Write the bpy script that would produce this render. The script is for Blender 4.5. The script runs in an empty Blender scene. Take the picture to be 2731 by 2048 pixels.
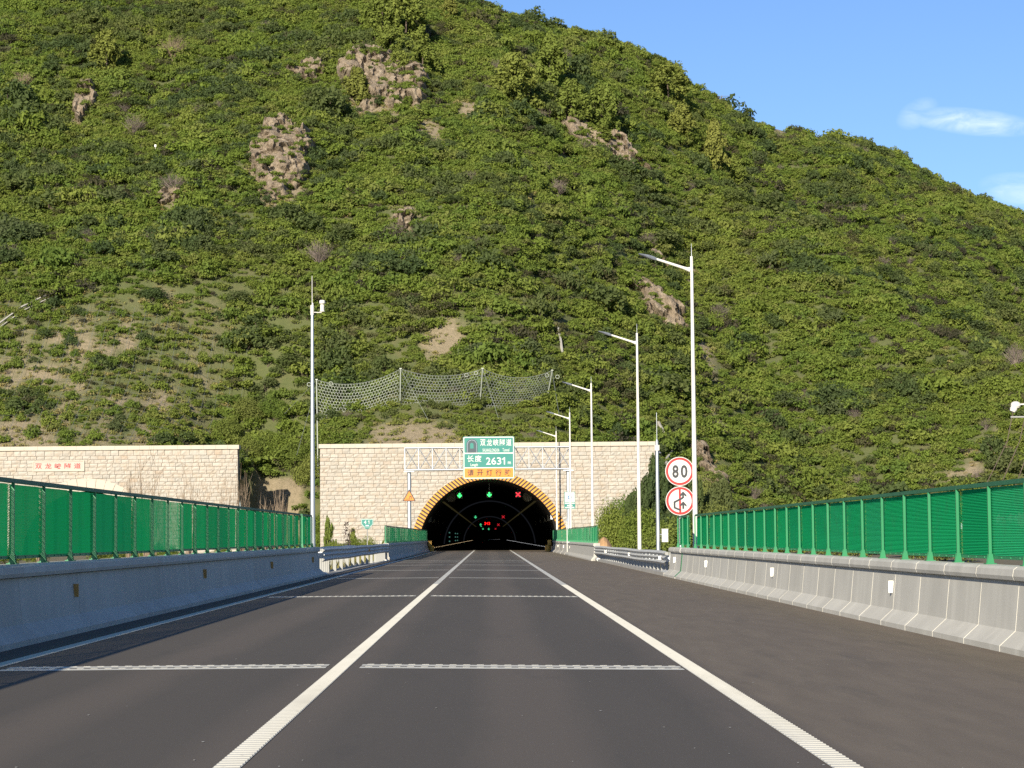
import bpy, bmesh, math, random
import numpy as np
from mathutils import Vector, Matrix, Euler

S = bpy.context.scene
C = S.collection
R = math.radians

# ------------------------------------------------------------------ camera
cam_d = bpy.data.cameras.new("camera")
cam_d.sensor_fit = 'HORIZONTAL'; cam_d.sensor_width = 36.0
cam_d.lens = 36.0 * 6000.0 / 2731.0
cam_d.clip_start = 0.1; cam_d.clip_end = 6000
cam = bpy.data.objects.new("camera", cam_d); C.objects.link(cam)
cam.matrix_world = (Matrix.Translation((0, 0, 1.38)) @ Matrix.Rotation(-R(0.602), 4, 'Z')
                    @ Matrix.Rotation(R(90 + 3.885), 4, 'X') @ Matrix.Rotation(-R(0.5), 4, 'Z'))
S.camera = cam

# ------------------------------------------------------------------ daylight
SUN_EL, SUN_AZ = 18.5, 17.0          # sun low, behind the viewer and a little to the left
W = bpy.data.worlds.new("World"); S.world = W; W.use_nodes = True
wt = W.node_tree; wt.nodes.clear()
wo = wt.nodes.new('ShaderNodeOutputWorld'); wb = wt.nodes.new('ShaderNodeBackground')
sky = wt.nodes.new('ShaderNodeTexSky'); sky.sky_type = 'NISHITA'; sky.sun_disc = False
sky.sun_elevation = R(SUN_EL); sky.sun_rotation = R(180 + SUN_AZ)
sky.altitude = 500; sky.air_density = 1.0; sky.dust_density = 0.35; sky.ozone_density = 3.0
wb.inputs['Strength'].default_value = 0.080
def wn(t, **k):
    n = wt.nodes.new(t)
    for a, v in k.items(): setattr(n, a, v)
    return n
def wl(a, b): wt.links.new(a, b)
def wmath(op, a, b=None, clamp=False):
    n = wn('ShaderNodeMath', operation=op, use_clamp=clamp)
    for i, v in enumerate((a, b)):
        if v is None: continue
        if isinstance(v, (int, float)): n.inputs[i].default_value = v
        else: wl(v, n.inputs[i])
    return n.outputs[0]
# thin cirrus: soft streaks placed by direction (x/y, z/y), edges broken up by noise
tc = wn('ShaderNodeTexCoord'); sp = wn('ShaderNodeSeparateXYZ'); wl(tc.outputs['Generated'], sp.inputs[0])
ysafe = wmath('MAXIMUM', sp.outputs[1], 0.05)
az = wmath('DIVIDE', sp.outputs[0], ysafe); el = wmath('DIVIDE', sp.outputs[2], ysafe)
cv = wn('ShaderNodeCombineXYZ'); wl(wmath('MULTIPLY', az, 60), cv.inputs[0]); wl(wmath('MULTIPLY', el, 150), cv.inputs[1])
nz = wn('ShaderNodeTexNoise'); nz.inputs['Scale'].default_value = 1.0; nz.inputs['Detail'].default_value = 6; nz.inputs['Roughness'].default_value = .6
nz.inputs['Distortion'].default_value = .6
wl(cv.outputs[0], nz.inputs['Vector'])
total = None
for (a0, e0, ra, re, tilt, dens) in [(.219, .1845, .032, .0066, -.10, .62), (.194, .1885, .010, .0070, .35, .28), (.180, .1665, .010, .0026, -.35, .42),
                                     (.246, .1525, .026, .0090, -.12, .50), (.33, .20, .06, .012, .1, .7), (-.45, .42, .14, .03, .15, .6)]:
    da = wmath('SUBTRACT', az, a0)
    de = wmath('SUBTRACT', wmath('SUBTRACT', el, e0), wmath('MULTIPLY', da, tilt))
    q = wmath('ADD', wmath('POWER', wmath('ABSOLUTE', wmath('DIVIDE', da, ra)), 2.0), wmath('POWER', wmath('ABSOLUTE', wmath('DIVIDE', de, re)), 2.0))
    m = wmath('MULTIPLY', wmath('SUBTRACT', 1.0, q, True), dens)
    total = m if total is None else wmath('MAXIMUM', total, m)
nn = wmath('MULTIPLY', wmath('SUBTRACT', nz.outputs['Fac'], 0.28), 2.2, True)
mask = wmath('MULTIPLY', wmath('MULTIPLY', total, nn), 1.0, True)
mix = wn('ShaderNodeMix', data_type='RGBA'); wl(mask, mix.inputs['Factor'])
tint = wn('ShaderNodeMix', data_type='RGBA', blend_type='MULTIPLY'); tint.inputs['Factor'].default_value = 1.0; wl(sky.outputs[0], tint.inputs['A']); tint.inputs['B'].default_value = (.71, .80, 1.00, 1)
wl(tint.outputs['Result'], mix.inputs['A']); mix.inputs['B'].default_value = (8.0, 8.8, 10.0, 1)
wl(mix.outputs['Result'], wb.inputs[0]); wl(wb.outputs[0], wo.inputs[0])

sd = bpy.data.lights.new("sun", 'SUN'); sd.energy = 4.6; sd.angle = R(0.53); sd.color = (1.0, 0.91, 0.74)
so = bpy.data.objects.new("sun", sd); C.objects.link(so)
to_sun = Vector((-math.sin(R(SUN_AZ)) * math.cos(R(SUN_EL)), -math.cos(R(SUN_AZ)) * math.cos(R(SUN_EL)), math.sin(R(SUN_EL))))
so.rotation_euler = to_sun.to_track_quat('Z', 'Y').to_euler(); so.location = to_sun * 200

vs = S.view_settings
vs.view_transform = 'Standard'; vs.look = 'None'; vs.gamma = 1.0; vs.use_curve_mapping = False
vs.exposure = 0.92
S.cycles.max_bounces = 4; S.cycles.diffuse_bounces = 2; S.cycles.glossy_bounces = 2; S.cycles.transmission_bounces = 2; S.cycles.transparent_max_bounces = 10
S.cycles.use_denoising = False
try:
    S.cycles.use_adaptive_sampling = False
except Exception: pass

# ------------------------------------------------------------------ terrain functions (metres; x right of the road, y along it, z up)
# TERRAIN-BEGIN
def _lat(seed):
    return np.random.RandomState(seed).rand(256, 256)
_L = [_lat(s) for s in range(8)]
def vnoise(x, y, k=0):
    x = np.asarray(x, float); y = np.asarray(y, float)
    xi = np.floor(x).astype(int); yi = np.floor(y).astype(int)
    fx = x - xi; fy = y - yi
    fx = fx * fx * fx * (fx * (fx * 6 - 15) + 10); fy = fy * fy * fy * (fy * (fy * 6 - 15) + 10)
    L = _L[k % 8]
    a = L[xi & 255, yi & 255]; b = L[(xi + 1) & 255, yi & 255]; c = L[xi & 255, (yi + 1) & 255]; d = L[(xi + 1) & 255, (yi + 1) & 255]
    return (a * (1 - fx) + b * fx) * (1 - fy) + (c * (1 - fx) + d * fx) * fy
def fbm(x, y, k=0, o=4):
    s = 0.0; a = .5; t = 0.0
    for i in range(o):
        s = s + a * vnoise(x * 2 ** i + 17.3 * i, y * 2 ** i + 9.1 * i, k + i); t += a; a *= .5
    return s / t
def smax(a, b, k):
    h = np.clip(.5 + .5 * (a - b) / k, 0, 1)
    return b * (1 - h) + a * h + k * h * (1 - h)
GROUND = -0.45
def crest(x):
    xr = np.maximum(x, 0); xl = np.minimum(x, 0)
    yc = 366 + .62 * xr - .25 * xl
    zc = np.where(x >= 0, 1.4 + .2375 * yc - .41 * xr, 1.4 + .2375 * 366 + .60 * (-.25 * xl) - .10 * xl)
    zc = zc + 2.6 + 1.6 * np.exp(-((x - 4) / 14.) ** 2)
    return yc, zc
def hill_z(x, y):
    x = np.asarray(x, float); y = np.asarray(y, float)
    yc, zc = crest(x)
    wob = (fbm(x / 26., y / 60., 3, 3) - .5) * 9.0 + (fbm(x / 9., y / 14., 5, 3) - .5) * 2.6
    fade = np.clip((y - 232) / 40., 0, 1)
    yy = yc - y
    sl = .575
    b = zc - np.where(yy > 0, sl * yy, -.35 * yy)
    b = b - 2.2 * np.exp(-(yy / 9.) ** 2) + 1.2
    # spur on the right, coming down towards the viewer
    ax, ay, az_ = 47.7, 300., 38.5
    dx, dy = .477, -.879
    t = (x - ax) * dx + (y - ay) * dy
    n = (x - ax) * -.879 + (y - ay) * -.477
    rz = az_ - .485 * t
    a = rz - np.where(n > 0, .56 * n, -.95 * n)
    a = a - 1.6 * np.exp(-(n / 4.) ** 2) + 1.0
    a = np.where(y > 345, a - .6 * (y - 345), a)
    b = b - 7.0 * np.exp(-((n + 13.) / 9.) ** 2) * np.clip((y - 255) / 20., 0, 1) * np.clip((365 - y) / 20., 0, 1) * np.clip((x - 30) / 15., 0, 1)
    z = smax(a, b, 2.5)
    # low foot of the slope on the right
    f = -1.0 + .10 * (x - 16) + .035 * (y - 200)
    z = smax(z, np.minimum(f, 6.0), 4.0)
    z = z + wob * fade
    z = z + (fbm(x / 3.2, y / 3.2, 1, 3) - .5) * 1.1
    return z
def hill_h(x, y):
    """hill with the cuttings made for the two portals"""
    x = np.asarray(x, float); y = np.asarray(y, float)
    z = hill_z(x, y)
    # behind the portal walls the fill never drops below the wall top, nor rises above it close by
    top = 10.2 + .0 * x
    behind = ((np.abs(x) < 16.9) | (x < -24.6)).astype(float)
    lm = np.where(x < -20, 6.0 + 3.6 * np.clip((-26.5 - x) / 6., 0, 1), 9.6)
    lift = np.maximum(z, lm)
    csl = np.where(x < -20, .30 + .34 * np.clip((-30 - x) / 12., 0, 1), np.where(x < 17, .50, .6))
    cap = lm + .4 + csl * np.maximum(y - 226.5, 0)
    zb = np.minimum(lift, cap)
    # soil bluff left bare above the main portal
    bl = np.exp(-(((x + 7.0) / 5.5) ** 2 + ((y - 237) / 6.0) ** 2))
    zb = zb + 1.6 * bl + .8 * (np.abs(fbm(x / 1.3, y / 2.2, 6, 3) - .5)) * bl
    # earth bank between the portals
    bank = GROUND + 7.4 * np.clip((y - 234.0 + .4 * (x + 21)) / 2.0, 0, 1) + .72 * np.maximum(y - 236.5, 0)
    bank = np.where(x > -20.5, np.minimum(bank, GROUND + 1.15 * np.maximum(y - 228.5, 0)), bank)
    gap = ((x >= -24.6) & (x <= -16.9)).astype(float)
    zg = np.minimum(z, bank)
    zc_ = np.where(behind > 0, zb, np.where(gap > 0, zg, z))
    w = np.clip((y - 237) / 20., 0, 1); w = w * w * (3 - 2 * w)
    return zc_ * (1 - w) + z * w
# TERRAIN-END

# ------------------------------------------------------------------ helpers
class MB:
    def __init__(s): s.v = []; s.f = []; s.m = []
    def add(s, vs_, fs_, mi=0):
        o = len(s.v); s.v += [tuple(p) for p in vs_]; s.f += [tuple(i + o for i in f) for f in fs_]; s.m += [mi] * len(fs_)
    def box(s, x0, x1, y0, y1, z0, z1, mi=0):
        s.add([(x0, y0, z0), (x1, y0, z0), (x1, y1, z0), (x0, y1, z0), (x0, y0, z1), (x1, y0, z1), (x1, y1, z1), (x0, y1, z1)],
              [(0, 3, 2, 1), (4, 5, 6, 7), (0, 1, 5, 4), (1, 2, 6, 5), (2, 3, 7, 6), (3, 0, 4, 7)], mi)
    def tube(s, pts, rad, n=8, cap=True, mi=0):
        pts = [Vector(p) for p in pts]
        if not isinstance(rad, (list, tuple)): rad = [rad] * len(pts)
        rings = []; up = None
        for i, p in enumerate(pts):
            d = (pts[min(i + 1, len(pts) - 1)] - pts[max(i - 1, 0)]).normalized()
            if up is None or abs(d.dot(up)) > .98: up = Vector((0, 0, 1)) if abs(d.z) < .9 else Vector((0, 1, 0))
            a = d.cross(up).normalized(); b = a.cross(d).normalized()
            rings.append([p + (a * math.cos(t) + b * math.sin(t)) * rad[i] for t in [2 * math.pi * k / n for k in range(n)]])
        vs_ = [q for r_ in rings for q in r_]; fs_ = []
        for i in range(len(pts) - 1):
            for k in range(n):
                k2 = (k + 1) % n
                fs_.append((i * n + k, i * n + k2, (i + 1) * n + k2, (i + 1) * n + k))
        if cap:
            fs_.append(tuple(range(n - 1, -1, -1))); fs_.append(tuple((len(pts) - 1) * n + k for k in range(n)))
        s.add(vs_, fs_, mi)
    def poly_y(s, pts, y0, y1, mi=0):
        """prism of an (x,z) outline between y0 (front) and y1 (back)"""
        n = len(pts)
        s.add([(x, y0, z) for x, z in pts] + [(x, y1, z) for x, z in pts],
              [tuple(range(n)), tuple(range(2 * n - 1, n - 1, -1))] + [(i, i + n, (i + 1) % n + n, (i + 1) % n) for i in range(n)], mi)
    def sweep_y(s, prof, ys, close=True, caps=True, xoff=None, zoff=None, mi=0):
        """an (x,z) profile carried along y"""
        n = len(prof); vs_ = []; fs_ = []
        for j, y in enumerate(ys):
            ox = xoff[j] if xoff else 0; oz = zoff[j] if zoff else 0
            vs_ += [(x + ox, y, z + oz) for x, z in prof]
        for j in range(len(ys) - 1):
            for i in range(n if close else n - 1):
                i2 = (i + 1) % n
                fs_.append((j * n + i, j * n + i2, (j + 1) * n + i2, (j + 1) * n + i))
        if close and caps:
            fs_.append(tuple(range(n - 1, -1, -1))); fs_.append(tuple((len(ys) - 1) * n + k for k in range(n)))
        s.add(vs_, fs_, mi)
    def mesh(s, name, mats=(), smooth=False):
        me = bpy.data.meshes.new(name); me.from_pydata(s.v, [], s.f)
        for m in mats: me.materials.append(m)
        if len(mats) > 1: me.polygons.foreach_set('material_index', s.m)
        bm = bmesh.new(); bm.from_mesh(me); bmesh.ops.recalc_face_normals(bm, faces=bm.faces); bm.to_mesh(me); bm.free()
        if smooth:
            me.polygons.foreach_set('use_smooth', [True] * len(me.polygons))
            try: me.set_sharp_from_angle(angle=R(38))
            except Exception: pass
        me.update(); return me

def put(name, me, parent=None, loc=None, rot=None, scale=None):
    o = bpy.data.objects.new(name, me); C.objects.link(o)
    if parent is not None: o.parent = parent
    if loc is not None: o.location = loc
    if rot is not None: o.rotation_euler = rot
    if scale is not None: o.scale = scale
    return o
def build(name, mb, mat, parent=None, smooth=False, loc=None):
    return put(name, mb.mesh(name, mat if isinstance(mat, (list, tuple)) else [mat], smooth), parent, loc)
def tag(o, label, cat, group=None, kind=None):
    if label: o['label'] = label
    if cat: o['category'] = cat
    if group: o['group'] = group
    if kind: o['kind'] = kind
    return o
def thing(name, label, cat, loc=(0, 0, 0), group=None, rot=None):
    o = bpy.data.objects.new(name, None); C.objects.link(o); o.location = loc; o.empty_display_size = .3
    if rot is not None: o.rotation_euler = rot
    return tag(o, label, cat, group)
def structure(o): o['kind'] = 'structure'; return o
def stuff(o): o['kind'] = 'stuff'; return o
def copy_tree(o, parent=None):
    c = o.copy(); C.objects.link(c); c.parent = parent
    for ch in list(o.children): copy_tree(ch, c)
    return c

# ------------------------------------------------------------------ materials
class NT:
    def __init__(s, name):
        s.m = bpy.data.materials.new(name); s.m.use_nodes = True; s.t = s.m.node_tree; s.t.nodes.clear()
        s.out = s.t.nodes.new('ShaderNodeOutputMaterial')
    def n(s, ty, **k):
        nd = s.t.nodes.new(ty)
        for a, v in k.items(): setattr(nd, a, v)
        return nd
    def l(s, a, b): s.t.links.new(a, b)
    def setin(s, nd, key, v):
        if v is None: return
        if hasattr(v, 'is_output'): s.l(v, nd.inputs[key])
        else:
            if isinstance(v, (tuple, list)) and len(v) == 3 and nd.inputs[key].type == 'RGBA': v = (*v, 1)
            nd.inputs[key].default_value = v
    def math(s, op, a, b=None, clamp=False):
        nd = s.n('ShaderNodeMath', operation=op, use_clamp=clamp); s.setin(nd, 0, a); s.setin(nd, 1, b); return nd.outputs[0]
    def pos(s, obj=False):
        return s.n('ShaderNodeTexCoord').outputs['Object'] if obj else s.n('ShaderNodeNewGeometry').outputs['Position']
    def noise(s, scale, detail=4, vec=None, stretch=None, rough=.55, obj=False, dist=0):
        v = vec if vec is not None else s.pos(obj)
        if stretch:
            mp = s.n('ShaderNodeMapping'); mp.inputs['Scale'].default_value = stretch; s.l(v, mp.inputs['Vector']); v = mp.outputs[0]
        nd = s.n('ShaderNodeTexNoise'); nd.inputs['Scale'].default_value = scale; nd.inputs['Detail'].default_value = detail
        nd.inputs['Roughness'].default_value = rough; nd.inputs['Distortion'].default_value = dist
        s.l(v, nd.inputs['Vector']); return nd.outputs['Fac']
    def ramp(s, fac, stops):
        nd = s.n('ShaderNodeValToRGB'); cr = nd.color_ramp
        while len(cr.elements) < len(stops): cr.elements.new(.5)
        for e, (p, c) in zip(cr.elements, stops):
            e.position = p; e.color = (c, c, c, 1) if isinstance(c, (int, float)) else (*c, 1)
        s.l(fac, nd.inputs['Fac']); return nd.outputs['Color']
    def mix(s, fac, a, b, mode='MIX'):
        nd = s.n('ShaderNodeMix', data_type='RGBA', blend_type=mode)
        s.setin(nd, 'Factor', fac); s.setin(nd, 'A', a); s.setin(nd, 'B', b); return nd.outputs['Result']
    def bump(s, h, strength=.3, dist=.02):
        nd = s.n('ShaderNodeBump'); nd.inputs['Strength'].default_value = strength; nd.inputs['Distance'].default_value = dist
        s.l(h, nd.inputs['Height']); return nd.outputs[0]
    def pbr(s, col, rough=.7, metal=0., normal=None, spec=None, emit=None, estr=0):
        b = s.n('ShaderNodeBsdfPrincipled')
        s.setin(b, 'Base Color', col); s.setin(b, 'Roughness', rough); s.setin(b, 'Metallic', metal)
        if normal is not None: s.l(normal, b.inputs['Normal'])
        if spec is not None: s.setin(b, 'Specular IOR Level', spec)
        if emit is not None: s.setin(b, 'Emission Color', emit); s.setin(b, 'Emission Strength', estr)
        s.l(b.outputs[0], s.out.inputs[0]); return s.m
    def rnd(s): return s.n('ShaderNodeObjectInfo').outputs['Random']

MAT = {}
def simple(name, col, rough=.6, metal=0., var=.12, nscale=3., spec=None, bump=0.):
    t = NT(name); nz_ = t.noise(nscale, 5)
    c = t.mix(t.math('MULTIPLY', t.math('SUBTRACT', nz_, .3, True), 1.6, True), tuple(max(0, v * (1 - var)) for v in col), tuple(min(1, v * (1 + var)) for v in col))
    nrm = t.bump(t.noise(nscale * 12, 3), bump, .01) if bump else None
    MAT[name] = t.pbr(c, rough, metal, nrm, spec); return MAT[name]
def emitter(name, col, strength):
    t = NT(name); e = t.n('ShaderNodeEmission'); e.inputs[0].default_value = (*col, 1); e.inputs[1].default_value = strength; t.m.cycles.emission_sampling = 'NONE'
    t.l(e.outputs[0], t.out.inputs[0]); MAT[name] = t.m; return t.m

simple('galvanised', (.50, .52, .54), .42, .75, .10, 2.0)
simple('rail_zinc', (.50, .50, .48), .6, .15, .14, 1.5)
simple('white_paint', (.62, .60, .55), .45, 0, .05, 2.)
simple('post_white', (.27, .27, .255), .5, 0, .08, 2.)
simple('lamp_grey', (.22, .24, .27), .4, .4, .08)
simple('sign_white', (.52, .52, .495), .45, 0, .02)
simple('sign_teal', (.0, .165, .135), .40, 0, .05, 1.2)
simple('sign_orange', (.62, .195, .003), .42, 0, .04, 1.2)
simple('sign_brown', (.035, .007, .002), .5, 0, .05)
simple('sign_red', (.38, .006, .005), .42, 0, .05)
simple('sign_black', (.016, .017, .022), .45, 0, .05)
simple('sign_navy', (.012, .035, .05), .45, 0, .05)
simple('sign_pale_blue', (.42, .50, .62), .45, 0, .05)
simple('sign_blue', (.03, .12, .24), .45, 0, .05)
simple('fence_rail', (.018, .125, .058), .6, 0, .2, 2.)
simple('fence_green', (.010, .185, .070), .45, 0, .10, 2.)
simple('stripe_yellow', (.64, .255, .005), .5, 0, .07, 2.)
simple('stripe_dark', (.022, .008, .003), .55, 0, .1, 2.)
simple('amber', (.40, .22, .05), .4, 0, .1)
simple('reflector_white', (.85, .83, .76), .35, 0, .05)
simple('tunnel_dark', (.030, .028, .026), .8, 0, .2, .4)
simple('fixture_grey', (.20, .19, .14), .6, 0, .1)
simple('bark', (.10, .075, .055), .9, 0, .3, 4.)
simple('twig_dry', (.23, .17, .115), .9, 0, .3, 3.)
simple('twig_grey', (.17, .135, .115), .9, 0, .3, 3.)
simple('rope_steel', (.25, .27, .235), .5, .5, .1)
simple('plaque', (.42, .36, .31), .8, 0, .05, 2.)
simple('plaque_red', (.34, .035, .032), .7, 0, .1, 4.)
t = NT('line_white')
w1 = t.noise(1.1, 5, stretch=(3, .5, 1)); w2 = t.noise(14, 4, rough=.7); w3 = t.noise(.35, 3)
c = t.mix(t.math('MULTIPLY', w1, .8), (.66, .635, .55), (.50, .475, .40))
wear = t.math('ADD', t.math('MULTIPLY', t.math('SUBTRACT', w2, .60, True), 3.0), t.math('MULTIPLY', t.math('SUBTRACT', w3, .58, True), 1.6), True)
c = t.mix(t.math('MULTIPLY', wear, .75), c, (.17, .15, .13))
MAT['line_white'] = t.pbr(c, .65, 0, t.bump(w2, .2, .004))
simple('joint_rubber', (.02, .02, .02), .7)
simple('joint_pale', (.55, .51, .44), .8, 0, .1, 2.)
simple('signal_box', (.22, .24, .22), .6, 0, .1)
simple('lining_sign', (.6, .62, .66), .5, 0, .1)
emitter('signal_green', (.05, 1.0, .18), 1.6)
emitter('signal_green_dim', (.10, 1.0, .40), .35)
emitter('signal_red', (1.0, .03, .05), 1.5)
emitter('led_red', (1.0, .01, .01), 1.3)
emitter('signal_red_dim', (1.0, .03, .05), .35)
emitter('led_warm', (1.0, .72, .40), .5)
emitter('led_white', (.9, .92, .95), .4)
emitter('band_glow', (.50, .55, .70), .008)  # reflective ring bands: faint glow added so they show in the dark tunnel
emitter('lamp_row', (.75, .62, .25), .018)
emitter('led_cyan', (.3, .85, .7), .10)

def concrete(name, col, warm, streak=.5, dark=.72):
    t = NT(name)
    n1 = t.noise(.9, 6); n2 = t.noise(1.0, 5, stretch=(2.2, 2.2, .18)); n3 = t.noise(38, 3)
    c = t.mix(t.math('MULTIPLY', t.math('SUBTRACT', n1, .35, True), 2.2, True), tuple(v * dark for v in col), col)
    c = t.mix(t.math('MULTIPLY', t.math('SUBTRACT', n2, .5, True), 2.4 * streak, True), c, warm)
    st_ = t.noise(1.0, 5, stretch=(3.5, 3.5, .10), rough=.6)
    c = t.mix(t.math('MULTIPLY', t.math('SUBTRACT', st_, .54, True), 1.8, True), c, tuple(v * .70 for v in col))
    c = t.mix(t.math('MULTIPLY', n3, .10), c, (.12, .12, .11))
    c = t.mix(t.math('MULTIPLY', t.rnd(), .18), c, (.62, .61, .57))
    MAT[name] = t.pbr(c, .85, 0, t.bump(n3, .25, .01)); return MAT[name]
concrete('concrete', (.52, .50, .445), (.60, .575, .51), .9, .80)
concrete('concrete_far', (.36, .34, .30), (.46, .43, .37), .6)

def stone_mat(name, tints):
    t = NT(name); r_ = t.rnd()
    c = t.ramp(r_, tints)
    n1 = t.noise(2.2, 5); n2 = t.noise(26, 3)
    c = t.mix(t.math('MULTIPLY', t.math('SUBTRACT', n1, .45, True), 1.6, True), c, (.36, .26, .17))
    c = t.mix(t.math('MULTIPLY', n2, .18), c, (.20, .17, .13))
    MAT[name] = t.pbr(c, .9, 0, t.bump(n2, .3, .02)); return MAT[name]
TINTS = [(0, (.375, .340, .292)), (.3, (.400, .366, .318)), (.5, (.362, .332, .288)), (.7, (.415, .384, .336)), (.85, (.332, .312, .277)), (.93, (.375, .340, .293)), (1, (.35, .292, .235))]
stone_mat('stone', TINTS)
def stone_mass(name):
    t = NT(name)
    at = t.n('ShaderNodeAttribute', attribute_name='piece'); at.attribute_type = 'GEOMETRY'
    c = t.ramp(at.outputs['Fac'], TINTS)
    n1 = t.noise(2.2, 5); n2 = t.noise(26, 3)
    c = t.mix(t.math('MULTIPLY', t.math('SUBTRACT', n1, .45, True), 1.6, True), c, (.36, .26, .17))
    c = t.mix(t.math('MULTIPLY', n2, .18), c, (.20, .17, .13))
    MAT[name] = t.pbr(c, .9, 0, t.bump(n2, .3, .02)); return MAT[name]
stone_mass('stone_mass')
simple('mortar', (.235, .20, .158), .95, 0, .15, 3.)
simple('coping_stone', (.45, .40, .33), .9, 0, .08, 1.5)

# asphalt: two travelled lanes dark, the closed lane on the right paler and dusty
t = NT('asphalt')
p_ = t.n('ShaderNodeSeparateXYZ'); t.l(t.pos(), p_.inputs[0])
x_ = p_.outputs[0]
g1 = t.noise(130, 2, rough=.7); g2 = t.noise(.5, 5, stretch=(1.2, .12, 1)); g3 = t.noise(2.3, 4, stretch=(1.6, .25, 1)); g4 = t.noise(.16, 4, stretch=(1.6, .4, 1))
base = t.mix(g2, (.070, .059, .046), (.098, .082, .064))
track = t.math('ADD', t.math('SINE', t.math('MULTIPLY', t.math('SUBTRACT', x_, .31 - .47), 2 * math.pi / 1.88)), t.math('MULTIPLY', t.math('SUBTRACT', g4, .5), 2.4))
base = t.mix(t.math('MULTIPLY', t.math('ADD', track, .2, True), .55, True), base, (.130, .104, .080))
right = t.math('MULTIPLY', t.math('SUBTRACT', x_, 2.25), 6.0, True)
dusty = t.mix(t.math('MULTIPLY', t.math('SUBTRACT', g3, .34, True), 2.0, True), (.142, .112, .080), (.182, .145, .104))
dusty = t.mix(t.math('MULTIPLY', t.math('SUBTRACT', g4, .5, True), 2.0, True), dusty, (.124, .098, .071))
base = t.mix(right, base, dusty)
base = t.mix(t.math('MULTIPLY', t.math('SUBTRACT', g1, .55, True), 1.2, True), base, (.24, .20, .165))
base = t.mix(t.math('MULTIPLY', t.math('SUBTRACT', .42, g1, True), 1.2, True), base, (.022, .022, .022))
st1 = t.noise(.7, 6, stretch=(2.4, .35, 1), rough=.7); base = t.mix(t.math('MULTIPLY', t.math('SUBTRACT', st1, .56, True), 2.0, True), base, (.052, .047, .040))
st2 = t.noise(1.6, 6, stretch=(.7, 3.0, 1), rough=.75); base = t.mix(t.math('MULTIPLY', t.math('MULTIPLY', right, t.math('SUBTRACT', st2, .60, True)), 2.6, True), base, (.22, .19, .145))
sp_ = t.noise(9, 2, rough=.9)
base = t.mix(t.math('MULTIPLY', t.math('SUBTRACT', sp_, .86, True), 10, True), base, (.26, .24, .21))
MAT['asphalt'] = t.pbr(base, .82, 0, t.bump(g1, .25, .010), .35)

# earth, rock
t = NT('hill_soil')
at = t.n('ShaderNodeAttribute', attribute_name='bare')
n1 = t.noise(.35, 6); n2 = t.noise(2.6, 5, rough=.65); n3 = t.noise(9, 4, rough=.7)
soil = t.mix(n2, (.175, .140, .085), (.37, .30, .20))
soil = t.mix(t.math('MULTIPLY', t.math('SUBTRACT', n3, .45, True), 2.0, True), soil, (.12, .095, .05))
green = t.mix(n2, (.066, .085, .026), (.135, .145, .050))
under = t.mix(t.math('MULTIPLY', t.math('SUBTRACT', n1, .52, True), 2.5, True), green, (.17, .135, .07))
c = t.mix(t.math('MULTIPLY', at.outputs['Fac'], t.math('ADD', .35, t.math('MULTIPLY', n2, 1.4)), True), under, soil)
MAT['hill_soil'] = t.pbr(c, .95, 0, t.bump(n3, .8, .25))
t = NT('rock')
n1 = t.noise(.9, 6, rough=.65); n2 = t.noise(3.2, 6, rough=.7, stretch=(1.6, 1.6, .7)); n3 = t.noise(1.3, 3, stretch=(1, 1, .35))
c = t.ramp(n1, [(.25, (.12, .090, .060)), (.45, (.245, .190, .132)), (.6, (.32, .258, .185)), (.8, (.375, .315, .24))])
c = t.mix(t.math('MULTIPLY', t.math('SUBTRACT', n3, .54, True), 3.0, True), c, (.25, .175, .11))
c = t.mix(t.math('MULTIPLY', t.math('SUBTRACT', n2, .53, True), 4.0, True), c, (.055, .044, .032))
MAT['rock'] = t.pbr(c, .95, 0, t.bump(n2, 1.0, .35))
t = NT('verge')
n1 = t.noise(.6, 5); n2 = t.noise(5, 5, rough=.7)
c = t.mix(n1, (.10, .09, .04), (.19, .155, .10)); c = t.mix(t.math('MULTIPLY', t.math('SUBTRACT', n2, .5, True), 2.0, True), c, (.06, .075, .02))
MAT['verge'] = t.pbr(c, .95, 0, t.bump(n2, .7, .08))

def leaf_mat(name, cols, trans=.48, patch=.05):
    t = NT(name); r_ = t.rnd()
    c = t.ramp(r_, cols)
    pn = t.noise(patch, 3); fn = t.noise(1.7, 3)
    c = t.mix(t.math('MULTIPLY', t.math('SUBTRACT', pn, .42, True), 2.2, True), c, t.mix(.55, c, (.258, .268, .066)))
    c = t.mix(t.math('MULTIPLY', t.math('SUBTRACT', fn, .5, True), 1.4, True), c, t.mix(.5, c, (.095, .138, .036)))
    d = t.n('ShaderNodeBsdfDiffuse'); t.setin(d, 0, c)
    tr = t.n('ShaderNodeBsdfTranslucent'); t.setin(tr, 0, t.mix(.5, c, (.16, .22, .02)))
    mx = t.n('ShaderNodeMixShader'); mx.inputs[0].default_value = trans
    t.l(d.outputs[0], mx.inputs[1]); t.l(tr.outputs[0], mx.inputs[2]); t.l(mx.outputs[0], t.out.inputs[0])
    MAT[name] = t.m; return t.m
leaf_mat('leaf_scrub', [(0, (.168, .220, .046)), (.3, (.194, .258, .050)), (.55, (.142, .208, .048)), (.8, (.238, .286, .064)), (1, (.198, .220, .068))])
leaf_mat('leaf_dark', [(0, (.078, .112, .048)), (.5, (.094, .130, .052)), (1, (.112, .136, .064))])
leaf_mat('leaf_grey', [(0, (.090, .082, .052)), (.5, (.080, .074, .056)), (1, (.105, .090, .064))])
leaf_mat('leaf_cypress', [(0, (.115, .155, .034)), (.5, (.145, .180, .040)), (1, (.175, .185, .048))], .22)
leaf_mat('leaf_pine', [(0, (.10, .14, .03)), (1, (.17, .19, .05))], .2)
leaf_mat('leaf_dry', [(0, (.30, .24, .10)), (.5, (.24, .22, .09)), (1, (.16, .19, .05))], .3)
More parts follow.
